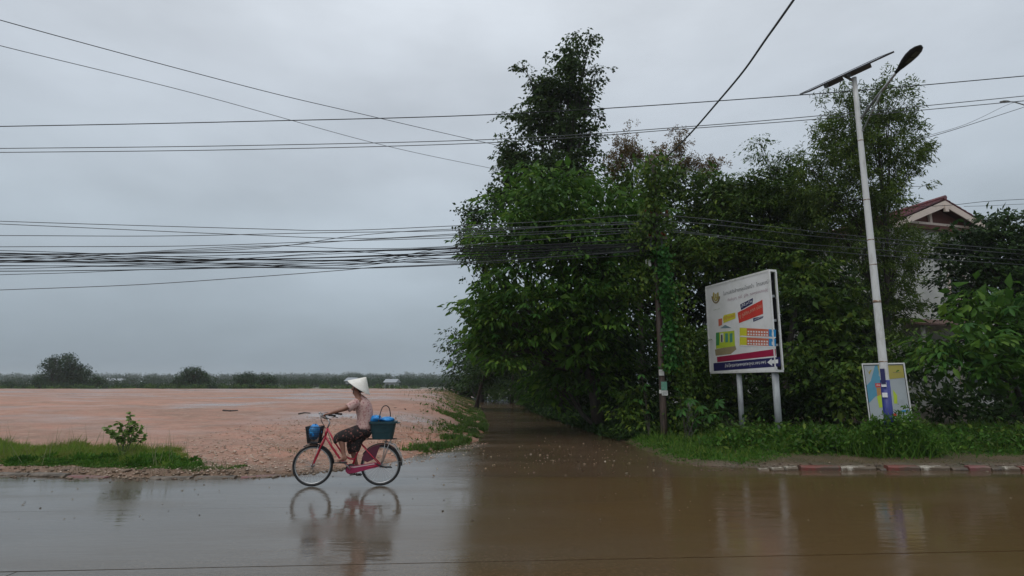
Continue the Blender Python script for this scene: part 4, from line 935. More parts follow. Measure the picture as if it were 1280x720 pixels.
# printed picture of a yellow house
b.poly('print_ground', zp(z2, ((135, 395), (385, 340), (400, 390), (330, 450), (145, 470))), flat('tan_print', (.34, .28, .16)), .0022)
b.poly('print_wall', zp(z2, ((150, 185), (375, 160), (385, 350), (150, 385))), lime, .003)
b.poly('print_roof', zp(z2, ((200, 132), (262, 90), (340, 128))), flat('slate_print', (.20, .30, .33)), .0034)
b.poly('print_side', zp(z2, ((148, 190), (190, 180), (190, 340), (150, 345))), green_p, .0045)
for x in (205, 262, 318): b.poly('print_door', zp(z2, ((x, 196), (x + 34, 192), (x + 36, 300), (x + 2, 308))), white_p if x == 205 else teal_, .0045)
b.poly('print_door', zp(z2, ((212, 210), (230, 208), (232, 300), (214, 304))), blk, .006)
for y0 in (130, 245):
    b.poly('print_block', zp(z2, ((440, y0 - 6), (528, y0 - 2), (528, y0 + 102), (440, y0 + 100))), yel, .003)
    b.poly('print_block', zp(z2, ((528, y0), (800, y0 + 14), (800, y0 + 112), (528, y0 + 104))), salm, .0032)
    b.poly('print_block', zp(z2, ((800, y0 + 12), (888, y0 + 20), (888, y0 + 112), (800, y0 + 116))), blue_, .0034)
    for r_ in range(2):
        for k in range(8):
            x = 540 + k * 33; y = y0 + 32 + r_ * 34 + k * 1.2
            b.poly('print_window', zp(z2, ((x, y), (x + 20, y + 1), (x + 20, y + 20), (x, y + 19))), white_p, .005)
    b.poly('print_window', zp(z2, ((838, y0 + 50), (862, y0 + 50), (862, y0 + 95), (838, y0 + 92))), white_p, .006)
    b.poly('print_road', zp(z2, ((450, y0 + 92), (888, y0 + 108), (888, y0 + 120), (450, y0 + 106))), white_p, .0058)
# emblem: two curved ears of corn round a centre
def arc(c, rx, ry, a0, a1, w0, n=10):
    o_ = []; i_ = []
    for k in range(n + 1):
        a = math.radians(a0 + (a1 - a0) * k / n); o_.append((c[0] + rx * math.cos(a), c[1] + ry * math.sin(a))); i_.append((c[0] + (rx - w0) * math.cos(a), c[1] + (ry - w0) * math.sin(a)))
    return o_ + i_[::-1]
b.poly('emblem', zp(z1, arc((172, 395), 64, 122, 8, 172, 20)), flat('olive_print', (.22, .15, .05)), .003)
b.poly('emblem', zp(z1, arc((172, 395), 44, 90, -30, 210, 26)), gold_, .0036)
b.poly('emblem', zp(z1, ((160, 380), (182, 370), (186, 440), (164, 446))), gold_, .004)
def text_px(B, s, f, p0, p1, h, m, nm='lettering'):
    u0, v0 = B.uv(*f(*p0)); u1, v1 = B.uv(*f(*p1)); uh, vh = B.uv(*f(p0[0], p0[1] - h)); hh = vh - v0
    P = lambda u, v, off: B.P(u0 + (u1 - u0) * u, v0 + (v1 - v0) * u + hh * v, off)
    return font_part(s, 0, 1, 0, 1, P, m, B.t, nm)
text_px(b, 'โนทนล์บังล้ายกลุนโอรณ์ำ:  โทแลนณ์ว ะ', z1, (283, 418), (1000, 225), 75, grey_)
text_px(b, 'ที่แล่บุรๆ  ณ่บ้  ฐู่ถ้ร  ณหหฺลงบรรบู่ลู่', z1, (350, 495), (925, 345), 55, pink_)
text_px(b, 'ขู่ กูลิถิก,ลกก บ่อบ', z1, (520, 745), (845, 590), 80, flat('cream_print', (.62, .42, .30)))
text_px(b, 'ลํ๊ไลโร', z1, (545, 575), (700, 495), 42, white_p); text_px(b, 'นงห์บ้', z2, (620, 36), (722, -2), 22, white_p)
text_px(b, 'ส์บิ๋าขอนำ', z1, (290, 760), (455, 700), 52, salm)
text_px(b, 'สำห์บีหองหางหหหอกาหลุหสะ หหบ หหร', z2, (262, 632), (770, 585), 62, white_p)
text_px(b, 'ปฺนหบ ลา', z1, (140, 625), (232, 605), 30, flat('pale_print', (.36, .42, .30)))
def post(B, u, zt, r, m):
    p = B.P(u, 0, -.12) ; mb = MB(); q = [(p.x, p.y, -B.z0 + vz(B.O.x + p.x, B.O.y + p.y) - .1), (p.x, p.y, zt)]
    mb.tube(q, r, 14).build('post', m, B.t, smooth=True)
pg = mat('pale_grey_post', (.36, .38, .39), .45, noise=((.24, .25, .26), .45, .7), nscale=5, stretch=(1, 1, .4))
post(b, .42, .02, .075, pg); post(b, .945, .02, .088, pg)
MB().tube([b.P(.42, 0, -.04) + Vector((0, -.08, -.9)), b.P(.42, 0, -.04) + Vector((0, -.08, -.86))], .004, 6).build('bolt', M['dark_metal'], b.t)
# small signboard behind the lamp post
s2 = Board('signboard', 'small leaning framed signboard with a blue and yellow poster, half behind the lamp post', (9.50, 15.75, 0), (10.22, 15.2, 0), .72, 2.17, lean=-.035)
s2.slab('panel', 0, 1, 0, 1, 0, -.02, flat('pale_poster', (.42, .46, .48)))
s2.slab('frame_bar', -.03, 1.03, 1.0, 1.025, .02, -.12, fr); s2.slab('frame_bar', -.03, 1.03, -.025, 0, .02, -.12, fr)
s2.slab('frame_bar', -.03, 0, 0, 1, .02, -.12, fr); s2.slab('frame_bar', 1.0, 1.03, 0, 1, .021, -.12, fr)
s2.slab('liner', .0, .018, .0, 1, .008, 0, blk); s2.slab('liner', .982, 1, .0, 1, .008, 0, blk); s2.slab('liner', .018, .982, .985, 1, .008, 0, blk)
S_ = lambda nm, pts, m, off=.003: s2.poly(nm, pts, m, off, px=False)
S_('poster_wave', ((.02, .62), (.14, .70), (.30, .98), (.40, .98), (.36, .8), (.55, .66), (.45, .5), (.2, .42), (.02, .3)), flat('sky_blue_print', (.10, .32, .46)))
S_('poster_field', ((.36, .98), (.98, .98), (.98, .76), (.40, .72)), flat('mustard_print', (.42, .36, .08)), .004)
S_('poster_banner', ((.24, .66), (.52, .67), (.52, .60), (.24, .585)), red, .006)
S_('poster_picture', ((.26, .58), (.52, .59), (.53, .40), (.25, .38)), flat('orange_print', (.52, .27, .08)), .004)
S_('poster_picture', ((.24, .42), (.36, .46), (.52, .42), (.53, .25), (.26, .22)), lime, .005)
S_('poster_picture', ((.66, .55), (.74, .45), (.72, .3), (.64, .3)), lime, .004)
S_('poster_banner', ((.40, .12), (.66, .13), (.66, .08), (.40, .07)), red, .005); S_('poster_banner', ((.76, .18), (.97, .20), (.97, .17), (.76, .15)), blue_, .005)
S_('poster_emblem', ((.08, .90), (.12, .86), (.16, .90), (.21, .91), (.13, .82), (.07, .93)), gold_, .004)
for q_, (uu0, uu1, vv0, vv1) in (('สื่นิทหง', (.27, .5, .61, .65)), ('บริกหว', (.45, .6, .86, .90)), ('ลหู่ญ', (.72, .9, .84, .87)), ('ทนิ', (.36, .48, .50, .53)), ('ว่างฮุ่ร', (.40, .56, .335, .36))):
    font_part(q_, uu0, uu1, vv0, vv1, s2.P, (white_p if vv0 == .61 else grey_), s2.t)
for u in (.12, .88):
    p = s2.P(u, 0, -.08); MB().tube([(p.x, p.y, -.85), (p.x, p.y, 1.2)], .03, 8).build('post', fr, s2.t, smooth=True)

# ================================================================== STREET LAMP WITH SOLAR PANEL
def lamp():
    bx, by = 8.37, 13.2; gz = vz(bx, by) - .05
    t = thing('street_lamp', 'tall white solar street lamp with a tilted panel and a blue band at its foot', 'street lamp', (bx, by, gz))
    zt = at(1065, 97, by).z - gz
    mb = MB(); rings = [];
    for i in range(13):
        z = zt * i / 12; r = .098 - .044 * i / 12; rings.append(ell((0, 0, z), r, r, n=16))
    mb.loft(rings).build('pole', M['paint_white'], t, smooth=True)
    ru = mat('rusty_seam', (.20, .11, .06), .6, noise=((.5, .45, .38), .45, .6), nscale=14)
    for py in (176, 250, 300, 331, 377, 452):
        z = at(1090, py, by).z - gz; r = .098 - .044 * z / zt + .003
        MB().loft([ell((0, 0, z + q), r, r, n=16) for q in ((-.012, .012) if py != 377 else (-.03, .03))]).build('seam_ring', ru, t, smooth=True)
    z0, z1_ = at(1105, 522, by).z - gz - .9, at(1105, 475, by).z - gz
    nb = mat('blue_sticker', (.020, .030, .20), .4, noise=((.05, .06, .22), .5, .8))
    bd = MB().loft([ell((0, 0, z), .098 - .044 * z / zt + .004, .098 - .044 * z / zt + .004, n=16) for z in (z0, z1_)]).build('blue_band', nb, t, smooth=True)
    for k, z in enumerate((z1_ - .10, z1_ - .33)):
        MB().box((-.085, -.082, z), (.10, .006, .10), Matrix.Rotation(R(-46), 3, 'Z')).build('white_mark', white_p, t)
    MB().box((-.09, -.086, z1_ + .08), (.09, .01, .34), Matrix.Rotation(R(-46), 3, 'Z')).build('navy_plate', navy, t)
    # lamp arm over the road, head, brace
    W = lambda px, py, Y: at(px, py, Y) - Vector((bx, by, gz))
    a0, a1 = W(1073, 149, by), W(1120, 91, 11.75); a0.x, a0.y = .05, 0
    MB().tube([a0, a0.lerp(a1, .5) + Vector((0, 0, .02)), a1], [.032, .03, .028], 10).build('arm', M['galv'], t, smooth=True)
    MB().tube([Vector((.05, 0, W(1076, 166, by).z)), a0.lerp(a1, .62)], .016, 8).build('brace', M['galv'], t, smooth=True)
    h1 = W(1150, 58, 11.05); ax = (h1 - a1).normalized(); sd_ = ax.cross(Vector((0, 0, 1))).normalized(); up = sd_.cross(ax)
    Lh = (h1 - a1).length * 1.03; rings = []
    for s_, wd, th in ((0, .035, .035), (.12, .045, .04), (.25, .08, .05), (.45, .125, .06), (.65, .15, .06), (.82, .14, .05), (.93, .10, .035), (1, .03, .012)):
        rings.append([a1 + ax * (Lh * s_) + sd_ * (math.cos(q) * wd) + up * (math.sin(q) * th + .01) for q in np.linspace(0, 2 * math.pi, 17)[:-1]])
    hd = MB().loft(rings).build('lamp_head', mat('charcoal_shell', (.018, .018, .02), .4), t, smooth=True)
    for s_ in (.52, .76):
        c = a1 + ax * (Lh * s_) - up * .052
        MB().add([c + ax * x + sd_ * y for x, y in ((-.07, -.05), (.07, -.05), (.07, .05), (-.07, .05))], [(0, 1, 2, 3)]).build('led_plate', mat('led_lens', (.10, .10, .095), .3), hd)
    # solar panel
    L0, L1 = W(1009, 116, 13.6), W(1113, 67.5, 12.9)
    lx = (L1 - L0).normalized(); wd = ray(1061, 92).normalized() + Vector((0, 0, .035)); wd = (wd - lx * wd.dot(lx)).normalized(); nn = lx.cross(wd)
    if nn.z < 0: nn = -nn
    c0 = L0 - wd * .25; Lw = (L1 - L0).length; Wd = 1.0
    def sl(name, u0, u1, v0, v1, n0, n1, m, par):
        q = [c0 + lx * (u * Lw) + wd * (v * Wd) + nn * o for o in (n0, n1) for u, v in ((u0, v0), (u1, v0), (u1, v1), (u0, v1))]
        return MB().add(q, [(0, 1, 2, 3), (7, 6, 5, 4), (0, 4, 5, 1), (1, 5, 6, 2), (2, 6, 7, 3), (3, 7, 4, 0)]).build(name, m, par)
    pn = sl('solar_panel', .012, .988, .02, .98, .012, .028, mat('panel_backsheet', (.42, .40, .40), .5), t)
    fm = mat('panel_frame', (.05, .045, .045), .4, .4)
    sl('frame_bar', 0, 1, 0, .02, 0, .04, fm, pn); sl('frame_bar', 0, 1, .98, 1, 0, .04, fm, pn); sl('frame_bar', 0, .012, .02, .98, 0, .04, fm, pn); sl('frame_bar', .988, 1, .02, .98, 0, .04, fm, pn)
    for i in range(10):
        for j in range(6): sl('solar_cell', .018 + i * .0968, .018 + i * .0968 + .093, .03 + j * .157, .03 + j * .157 + .15, .0285, .031, LMc, pn)
    bxm = mat('dark_box', (.07, .06, .055), .5)
    sl('control_box', .24, .42, .15, .55, -.10, 0, bxm, t); sl('battery_box', .52, .76, .2, .6, -.10, 0, mat('brown_green_box', (.10, .09, .07), .5), t)
    top = Vector((0, 0, zt)); pc = c0 + lx * (Lw * .47) + wd * (.4 * Wd)
    MB().tube([top - Vector((0, 0, .1)), pc], .03, 8).build('bracket', M['galv'], t)
LMc = mat('solar_cell', (.02, .03, .07), .15)
lamp()
def far_lamp():
    Y = 30; b0 = at(1296, 140, Y); t = thing('street_lamp', 'distant grey street lamp whose curved arm just enters at the right edge', 'street lamp', (b0.x, Y, -.05))
    W = lambda px, py: at(px, py, Y) - Vector((b0.x, Y, -.05)); gm = M['galv']
    MB().tube([(0, 0, 0), (0, 0, W(1296, 200).z), W(1296, 148)], [.09, .06, .045], 10).build('pole', gm, t, smooth=True)
    MB().tube([W(1296, 148), W(1290, 138), W(1280, 131), W(1268, 127.5), W(1260, 127)], .035, 8).build('arm', gm, t, smooth=True)
    MB().loft([ell(W(px, 127), 0.001, 0.001) if 0 else [W(px, 127) + Vector((0, math.cos(a) * r, math.sin(a) * r * .5)) for a in np.linspace(0, 6.283, 11)[:-1]] for px, r in ((1262, .05), (1258, .12), (1253, .13), (1250, .05))]).build('lamp_head', gm, t, smooth=True)
far_lamp()
# ================================================================== HOUSE BEHIND THE TREES
def house():
    Y = 28.0; ap = at(1177, 249, Y); L = at(1112, 274, Y); Rr = at(1231, 271, Y)
    t = thing('house', 'two-storey pale house with a dark red tiled gable roof showing above the trees', 'house', (ap.x, Y, 0), R(16))
    O = Vector((ap.x, Y, 0)); wm = mat('cream_render', (.50, .50, .46), .7, noise=((.36, .36, .34), .45, .7), nscale=1.2)
    rm = mat('maroon_tile', (.18, .045, .05), .5, noise=((.10, .035, .04), .4, .7), nscale=4); wh = mat('cream_timber', (.68, .56, .48), .5, noise=((.50, .40, .33), .5, .8), nscale=4)
    dk = mat('dark_brick_red', (.12, .035, .025), .7); z = ap.z; k = (z - Rr.z) / (Rr.x - ap.x); hw = Rr.x - ap.x
    k = .41; hw = 3.35
    D = 7.5
    MB().box((0, D / 2 + .5, (z - k * hw) / 2), (2 * hw - .9, D, z - k * hw - .02)).build('wall', wm, t)
    MB().box((-3.4, D / 2 + 1.2, 2.6), (4.2, D, 5.2)).build('wall', wm, t)
    MB().box((3.9, D / 2 + 1.6, 2.6), (4.8, D, 5.2)).build('wall', wm, t)
    # gable triangle set back behind the bargeboards
    MB().loft([[(-hw + .5, y, z - k * hw - .0), (hw - .5, y, z - k * hw), (0, y, z - .28)] for y in (.45, .60)]).build('gable', dk, t)
    for s in (-1, 1):
        n = math.sqrt(1 + k * k)
        # roof plane + courses of tiles
        e = Vector((s * (hw + .35), 0, z - k * (hw + .35))); r0 = Vector((0, 0, z))
        dn = Vector((-s * k, 0, 1)).normalized() * -1
        pl = MB(); pl.loft([[r0 + Vector((0, y, 0)), e + Vector((0, y, 0)), e + Vector((0, y, -.06)), r0 + Vector((0, y, -.06))] for y in (-.1, D + .6)]).build('roof', rm, t)
        nt_ = 11
        for c in range(nt_):
            a = r0.lerp(e, c / nt_); b_ = r0.lerp(e, (c + 1.12) / nt_); up_ = Vector((s * k, 0, 1)).normalized() * .045
            mb = MB(); nn = 22
            for q in range(nn):
                y0 = -.14 + q * (D + .7) / nn; y1 = y0 + (D + .7) / nn * .94
                A = [a + Vector((0, y0, 0)) + up_ * .3, b_ + Vector((0, y0, 0)) + up_, b_ + Vector((0, y1, 0)) + up_, a + Vector((0, y1, 0)) + up_ * .3]
                mb.loft([A, [p + Vector((0, 0, -.035)) for p in A]])
            o = mb.build('tile_course', rm, t); o['kind'] = 'stuff'
        mb = MB()    # bargeboard
        a = Vector((0, -.12, z - .12)); c_ = Vector((s * (hw + .12), -.12, z - .12 - k * (hw + .12)))
        mb.loft([[a + Vector((0, y, 0)), c_ + Vector((0, y, 0)), c_ + Vector((0, y, -.30)), a + Vector((0, y, -.34))] for y in (0, -.05)]).build('bargeboard', wh, t)
    mb = MB()
    for q in range(18):
        y = -.2 + q * .45; mb.tube([(0, y, z + .03), (0, y + .48, z + .055)], [.12, .10], 8)
    o = mb.build('ridge_tiles', rm, t); o['kind'] = 'stuff'
    MB().box((0, -.16, z - .52), (.22, .12, .34)).build('king_block', wh, t)
    MB().box((-.42, .38, z - .95), (.16, .1, .7)).build('gable_post', wh, t); MB().box((0, .36, z - 1.22), (2 * hw - .4, .12, .12)).build('tie_beam', wh, t)
    MB().box((0, .30, z - 1.42), (2 * hw - .5, .10, .22)).build('beam', dk, t)
    gl = mat('dark_glass', (.02, .025, .03), .1)
    for x, zz in ((1.0, 6.4), (-3.6, 3.8), (4, 3.8), (1.0, 2.2)):
        yb = .5 if abs(x) < 2 else (1.2 if x < 0 else 1.6)
        f = MB().box((x, yb - .02, zz), (1.2, .10, 1.3)).build('window', wh, t); MB().box((x, yb - .075, zz), (1.0, .02, 1.1)).build('pane', gl, f)
    # porch roof under the wall patch
    zz = at(1158, 400, Y).z; mb = MB(); mb.loft([[(-3.6, -1.1, zz - .35), (1.2, -1.1, zz - .35), (1.2, .48, zz + .05), (-3.6, .48, zz + .05)], [(-3.6, -1.1, zz - .43), (1.2, -1.1, zz - .43), (1.2, .48, zz - .03), (-3.6, .48, zz - .03)]]).build('porch_roof', mat('brown_tile', (.10, .05, .035), .6, bump=(6, .6, .05)), t)
    for x in (-3.3, -1.2, .9): MB().tube([(x, -.9, 0), (x, -.9, zz - .42)], .08, 8).build('porch_post', wm, t)
house()
# ================================================================== FAR SIDE OF THE FIELD
def far_tree(px, pyb, w_, h_, Y, m, lab, nb=6, seed=1, trunk=.25, L=.24, dens=1.4, group='trees beyond the field', shape=None):
    rs = random.Random(seed); bl = []
    for i in range(nb):
        a = rs.uniform(-.62, .62); q = rs.uniform(.25, .78) if i else .68
        s = rs.uniform(.28, .42); bl.append(blob(px + a * w_ * (1.1 - .5 * q), pyb - h_ * q, w_ * s, h_ * s * .8, Y + rs.uniform(-1, 1)))
    if shape: bl = [blob(*q, Y + i_ % 3 - 1) for i_, q in enumerate(shape)]
    x_ = (px - 640) / FPX * Y * 1.02
    return tree('distant_tree', lab, (x_, Y, -.62), bl, m, r0=trunk, L=L, wr=.6, k=7, dens=dens, amp=.3, twigs=4, group=group, zmin=-.5)
LF = M['leaf_far']
far_tree(82, 490, 38, 52, 100, LF, 'tallest tree beyond the field, with a broad ragged crown, far left', shape=((62, 456, 9, 7), (70, 451, 10, 6), (83, 446, 7, 4), (88, 452, 9, 8), (76, 463, 18, 10), (98, 462, 11, 8), (106, 467, 8, 6), (92, 472, 20, 10), (66, 474, 15, 10), (80, 484, 22, 8), (104, 480, 10, 8)))
far_tree(96, 488, 20, 36, 101, LF, 'lower right shoulder tree beside the tallest tree beyond the field', 5, 8)
far_tree(50, 489, 16, 20, 104, LF, 'low pale tree left of the tallest tree beyond the field', 5, 9)
far_tree(123, 489, 16, 19, 98, LF, 'small round tree right of the tallest tree beyond the field', 6, 3)
far_tree(182, 489, 16, 12, 105, LF, 'low bushy tree midway between the tall and the domed trees beyond the field', 5, 13)
far_tree(155, 489, 18, 11, 108, LF, 'low bushy tree in front of the distant white roof', 5, 14)
far_tree(242, 490, 31, 34, 99, LF, 'domed dark tree standing alone beyond the field', shape=((236, 464, 9, 5), (247, 464, 8, 5), (242, 471, 20, 7), (228, 477, 11, 8), (256, 476, 11, 8), (242, 482, 25, 7)))
far_tree(308, 490, 20, 25, 100, LF, 'left tree of the dark pair beyond the field', shape=((300, 473, 7, 5), (310, 470, 8, 5), (317, 472, 6, 5), (306, 477, 14, 5), (309, 482, 13, 4)))
far_tree(335, 490, 18, 23, 100, LF, 'right tree of the dark pair beyond the field', shape=((330, 473, 7, 4), (340, 475, 8, 5), (335, 479, 14, 5), (334, 484, 12, 4)))
far_tree(20, 489, 22, 14, 110, LF, 'low tree at the left edge beyond the field', 5, 31)
def low_band(name, px0, px1, Y, top, n, m, L, lab, r=(5, 11), dens=.8):
    bl = []
    for i in range(n):
        px = px0 + (px1 - px0) * (i + random.random()) / n; h = random.uniform(*r)
        bl.append(blob(px, top + h * .55 + random.uniform(-1.2, 1.2), h * random.uniform(1.2, 2.2), h * .62, Y + random.uniform(-4, 4)))
    o, _c = foliage(bl, m, L=L, wr=.6, k=7, dens=dens * 1.5, amp=.2, zmin=-.6); o.name = name; tag(o, lab, kind='stuff')
low_band('hedge', -20, 350, 96, 481, 46, mat('x', (0, 0, 0)) if 0 else LF, .22, None, (2.5, 6))
low_band('ground_cover', 180, 520, 92, 482.5, 44, M['leaf_bank'], .22, None, (2.5, 5))
low_band('ground_cover', -20, 180, 92, 484, 20, M['leaf_bank'], .22, None, (2.5, 4))
low_band('far_wood', -60, 640, 210, 474, 60, LF, .55, None, (5, 9))
low_band('far_wood', 350, 640, 170, 475.5, 30, LF, .45, None, (5, 8))
low_band('far_wood', -120, 660, 420, 470, 70, LF, .95, None, (4, 9))
low_band('far_wood', -120, 660, 720, 468, 60, LF, 1.6, None, (3, 7), .9)
low_band('far_wood', 625, 1500, 90, 462, 60, LF, .8, None, (10, 20), .5)
bw = mat('far_white_wall', (.36, .37, .38), .7); br = mat('far_grey_roof', (.28, .30, .32), .6)
for px, py, Y, w_, h_, lab in ((150, 480, 235, 14, 4.4, 'long white shed showing between trees beyond the field'), (15, 478, 235, 10, 3.2, 'small white house at the far left beyond the field'), (447, 477, 150, 1.8, 3.4, 'tiny white house behind the cone of the straw hat'), (495, 478.6, 155, 2.6, 3.4, 'small white house with pale roof right of the straw hat')):
    x_ = (px - 640) / FPX * Y * 1.02; zb = -.7; t = thing('distant_house', lab, 'house', (x_, Y, zb), group='houses beyond the field'); hh = at(px, py - (4 if px == 150 else .6), Y).z - zb
    MB().box((0, 0, hh / 2), (w_, 6, hh)).build('wall', bw, t)
    MB().loft([[(x, -3.4, hh), (x, 3.4, hh), (x, 0, hh + .9)] for x in (-w_ / 2 - .4, w_ / 2 + .4)]).build('roof', br, t)
    for q in (-.25, .25):
        f = MB().box((q * w_, -3.02, hh * .55), (.9, .08, 1.1)).build('window', M['dark_metal'], t)
# sticks left lying on the field
def sticks(label, pts, r):
    mb = MB()
    for pl in pts:
        q = []
        for px, py in pl:
            z = .7
            for _ in range(6): p = gp(px, py, z); z = fz(p.x, p.y) + .04
            q.append(gp(px, py, z))
        mb.tube(q, [r * (1 - .5 * i / len(q)) for i in range(len(q))], 5)
    o = mb.build('fallen_branch', M['bark']); tag(o, label, 'branch')
Zs = lambda x, y: (340 + x / 4.5, 460 + y / 4.5)
sticks('crooked dark branch lying on the field behind the bicycle crate', [[Zs(*p) for p in ((640, 218), (668, 212), (690, 226), (722, 224), (752, 232))], [Zs(*p) for p in ((672, 214), (682, 208))], [Zs(*p) for p in ((712, 224), (718, 212))]], .035)
sticks('short dark stick lying on the field left of the cyclist', [[(279, 513), (288, 513.6), (297, 513)]], .03)
sticks('small stick on the field between the front wheel and the weed', [[Zs(*p) for p in ((150, 258), (182, 252), (215, 254))]], .02)

# ================================================================== BICYCLE
def V3(*a): return Vector(a)
BX, BY = gp(432.2, 607.8).x, gp(432.2, 607.8).y
BK = empty('bicycle', (BX, BY, 0), R(4)); tag(BK, 'red step-through bicycle with wire baskets front, ridden along the wet road', 'bicycle')
def z(x, y, d=0.0): return V3((x - 415) / 333, d, (665 - y) / 333)     # photo-zoom coordinates to metres on the bicycle's plane
redp = mat('red_bike_paint', (.50, .008, .040), .28, coat=.5, noise=((.25, .02, .025), .6, .85), nscale=12); mag = mat('magenta_plastic', (.30, .02, .075), .35)
chrome = mat('dull_chrome', (.45, .45, .45), .28, .8, noise=((.2, .15, .1), .55, .8), nscale=20); blackp = mat('black_plastic', (.014, .014, .016), .5)
FH, RH, BB = V3(-.555, 0, .335), V3(.562, 0, .335), z(440, 572); BB.z = .28
def ringpts(c, r, n=40): return [c + V3(math.cos(a) * r, 0, math.sin(a) * r) for a in np.linspace(0, 2 * math.pi, n + 1)[:-1]]
for hub, lab in ((FH, 'front'), (RH, 'rear')):
    w_ = MB().tube(ringpts(hub, .312), .021, 10, closed=True).build('wheel', M['black'], BK, smooth=True)
    MB().tube(ringpts(hub, .288), .012, 8, closed=True).build('rim', chrome, w_, smooth=True)
    MB().tube([hub + V3(0, -.05, 0), hub + V3(0, -.028, 0), hub + V3(0, -.027, 0), hub + V3(0, .027, 0), hub + V3(0, .028, 0), hub + V3(0, .05, 0)], [.012, .012, .028, .028, .012, .012], 12).build('hub', chrome, w_, smooth=True)
    for k in range(28):
        a = 2 * math.pi * k / 28; s = (k % 2) * 2 - 1; off = .35 * (1 if (k // 2) % 2 else -1)
        MB().tube([hub + V3(math.cos(a + off) * .026, s * .025, math.sin(a + off) * .026), hub + V3(math.cos(a) * .285, 0, math.sin(a) * .285)], .0013, 4).build('spoke', chrome, w_)
def fender(hub, r, a0, a1, m, w0=.028, nm='mudguard'):
    rings = []
    for a in np.linspace(R(a0), R(a1), 22):
        rings.append([hub + V3(math.cos(a) * (r - dr), y, math.sin(a) * (r - dr)) for y, dr in ((-w0, .014), (-w0 * .6, 0), (0, -.005), (w0 * .6, 0), (w0, .014), (w0 * .6, .004), (0, 0), (-w0 * .6, .004))])
    return MB().loft(rings).build(nm, m, BK, smooth=True)
fender(FH, .352, 5, 118, blackp); fender(RH, .352, -2, 150, blackp)
fr_ = MB(); HT, HB = z(300, 352), z(290, 400)
fr_.tube([HT, HB], .019, 10)
fr_.build('head_tube', redp, BK, smooth=True)
def tb(nm, pts, r, m, n=8): return MB().tube(pts, r, n).build(nm, m, BK, smooth=True)
tb('down_tube', [HB + V3(.0, 0, .02), z(330, 455), z(375, 515), BB], .018, redp)
tb('step_tube', [HT, z(345, 430), z(392, 495), z(432, 520), z(458, 520)], .014, redp)
ST = z(497, 415)
tb('seat_tube', [BB, ST], .016, redp); tb('seat_post', [ST, z(510, 372)], .012, chrome)
for s in (-1, 1):
    tb('fork_blade', [HB + V3(-.0, s * .03, -.01), HB + V3(-.06, s * .045, -.16), FH + V3(.02, s * .05, .06), FH + V3(0, s * .05, 0)], [.015, .013, .010, .009], redp)
    tb('chain_stay', [BB + V3(0, s * .03, 0), RH + V3(0, s * .055, 0)], .010, redp); tb('seat_stay', [z(492, 440) + V3(0, s * .02, 0), RH + V3(0, s * .055, 0)], .009, redp)
tb('fork_crown', [HB + V3(0, -.035, -.005), HB + V3(0, .035, -.005)], .016, redp)
stm = tb('stem', [HT, z(312, 320), z(296, 300)], [.013, .012, .012], chrome)
HBx = z(296, 300)
tb('handlebar', [z(350, 279) + V3(0, -.24, 0), z(318, 276) + V3(0, -.255, 0), z(290, 272) + V3(0, -.24, 0), z(276, 285) + V3(0, -.14, 0), HBx + V3(0, -.05, 0), HBx + V3(0, .05, 0), z(276, 285) + V3(0, .14, 0), z(290, 272) + V3(0, .24, 0), z(318, 276) + V3(0, .255, 0), z(350, 279) + V3(0, .24, 0)], .011, chrome)
for s in (-1, 1):
    tb('grip', [z(360, 280) + V3(0, s * .238, 0), z(322, 276) + V3(0, s * .254, 0)], .016, blackp)
    tb('brake_lever', [z(300, 275) + V3(0, s * .245, 0), z(312, 292) + V3(0, s * .25, 0), z(338, 300) + V3(0, s * .245, 0)], .006, blackp)
tb('brake_cable', [z(282, 268) + V3(0, -.23, 0), z(262, 268) + V3(0, -.12, .02), z(262, 300), z(285, 350), z(288, 400)], .004, blackp)
tb('brake_cable', [z(282, 268) + V3(0, .23, 0), z(255, 280) + V3(0, .12, .02), z(262, 310), z(300, 365), z(330, 440)], .004, blackp)
tb('bell', [z(270, 268) + V3(0, -.18, 0), z(266, 262) + V3(0, -.18, 0)], .02, chrome, 10)
# saddle
sdl = []
for x, hw_, h_ in ((-.15, .015, .018), (-.08, .03, .022), (0, .05, .026), (.06, .09, .032), (.11, .105, .034), (.15, .08, .026)):
    c = z(512, 372) + V3(x, 0, .0); sdl.append([c + V3(0, math.cos(a) * hw_, math.sin(a) * h_) for a in np.linspace(0, 2 * math.pi, 13)[:-1]])
MB().loft(sdl).build('saddle', blackp, BK, smooth=True)
# crank, chain guard, pedals
MB().loft([[BB + V3(x, y, zz) for x, zz in ((-.085, -.03), (-.05, .045), (.06, .055), (.40, .105), (.49, .085), (.50, .04), (.40, .02), (.08, -.06), (-.04, -.075))] for y in (-.052, -.046)]).build('chain_guard', mag, BK)
MB().loft([[BB + V3(x, y, zz) for x, zz in ((-.02, .035), (.06, .042), (.38, .09), (.40, .075), (.06, .022))] for y in (-.0545, -.0521)]).build('guard_stripe', mat('white_stripe', (.55, .42, .42), .4), BK)
tb('chainring', [BB + V3(0, -.035, 0), BB + V3(0, -.032, 0)], .085, M['dark_metal'], 24)
c1 = V3(-.11, 0, .118) ; c2 = -c1
for s, c in ((-1, c1), (1, c2)):
    tb('crank', [BB + V3(0, s * .062, 0), BB + c + V3(0, s * .068, 0)], .010, chrome)
    pc = BB + c + V3(0, s * .125, 0); p_ = MB().box(pc, (.09, .10, .022)).build('pedal', blackp, BK, bevel=.006)
# rear skirt guard
rings = []
for y in (-.036, -.033):
    P = [RH + V3(math.cos(a) * .335, y, math.sin(a) * .335) for a in np.linspace(R(92), R(162), 12)] + [RH + V3(-.22, y, .05), RH + V3(-.09, y, .11)]
    rings.append(P)
MB().loft(rings).build('skirt_guard', mat('dark_magenta_guard', (.10, .014, .035), .4), BK)
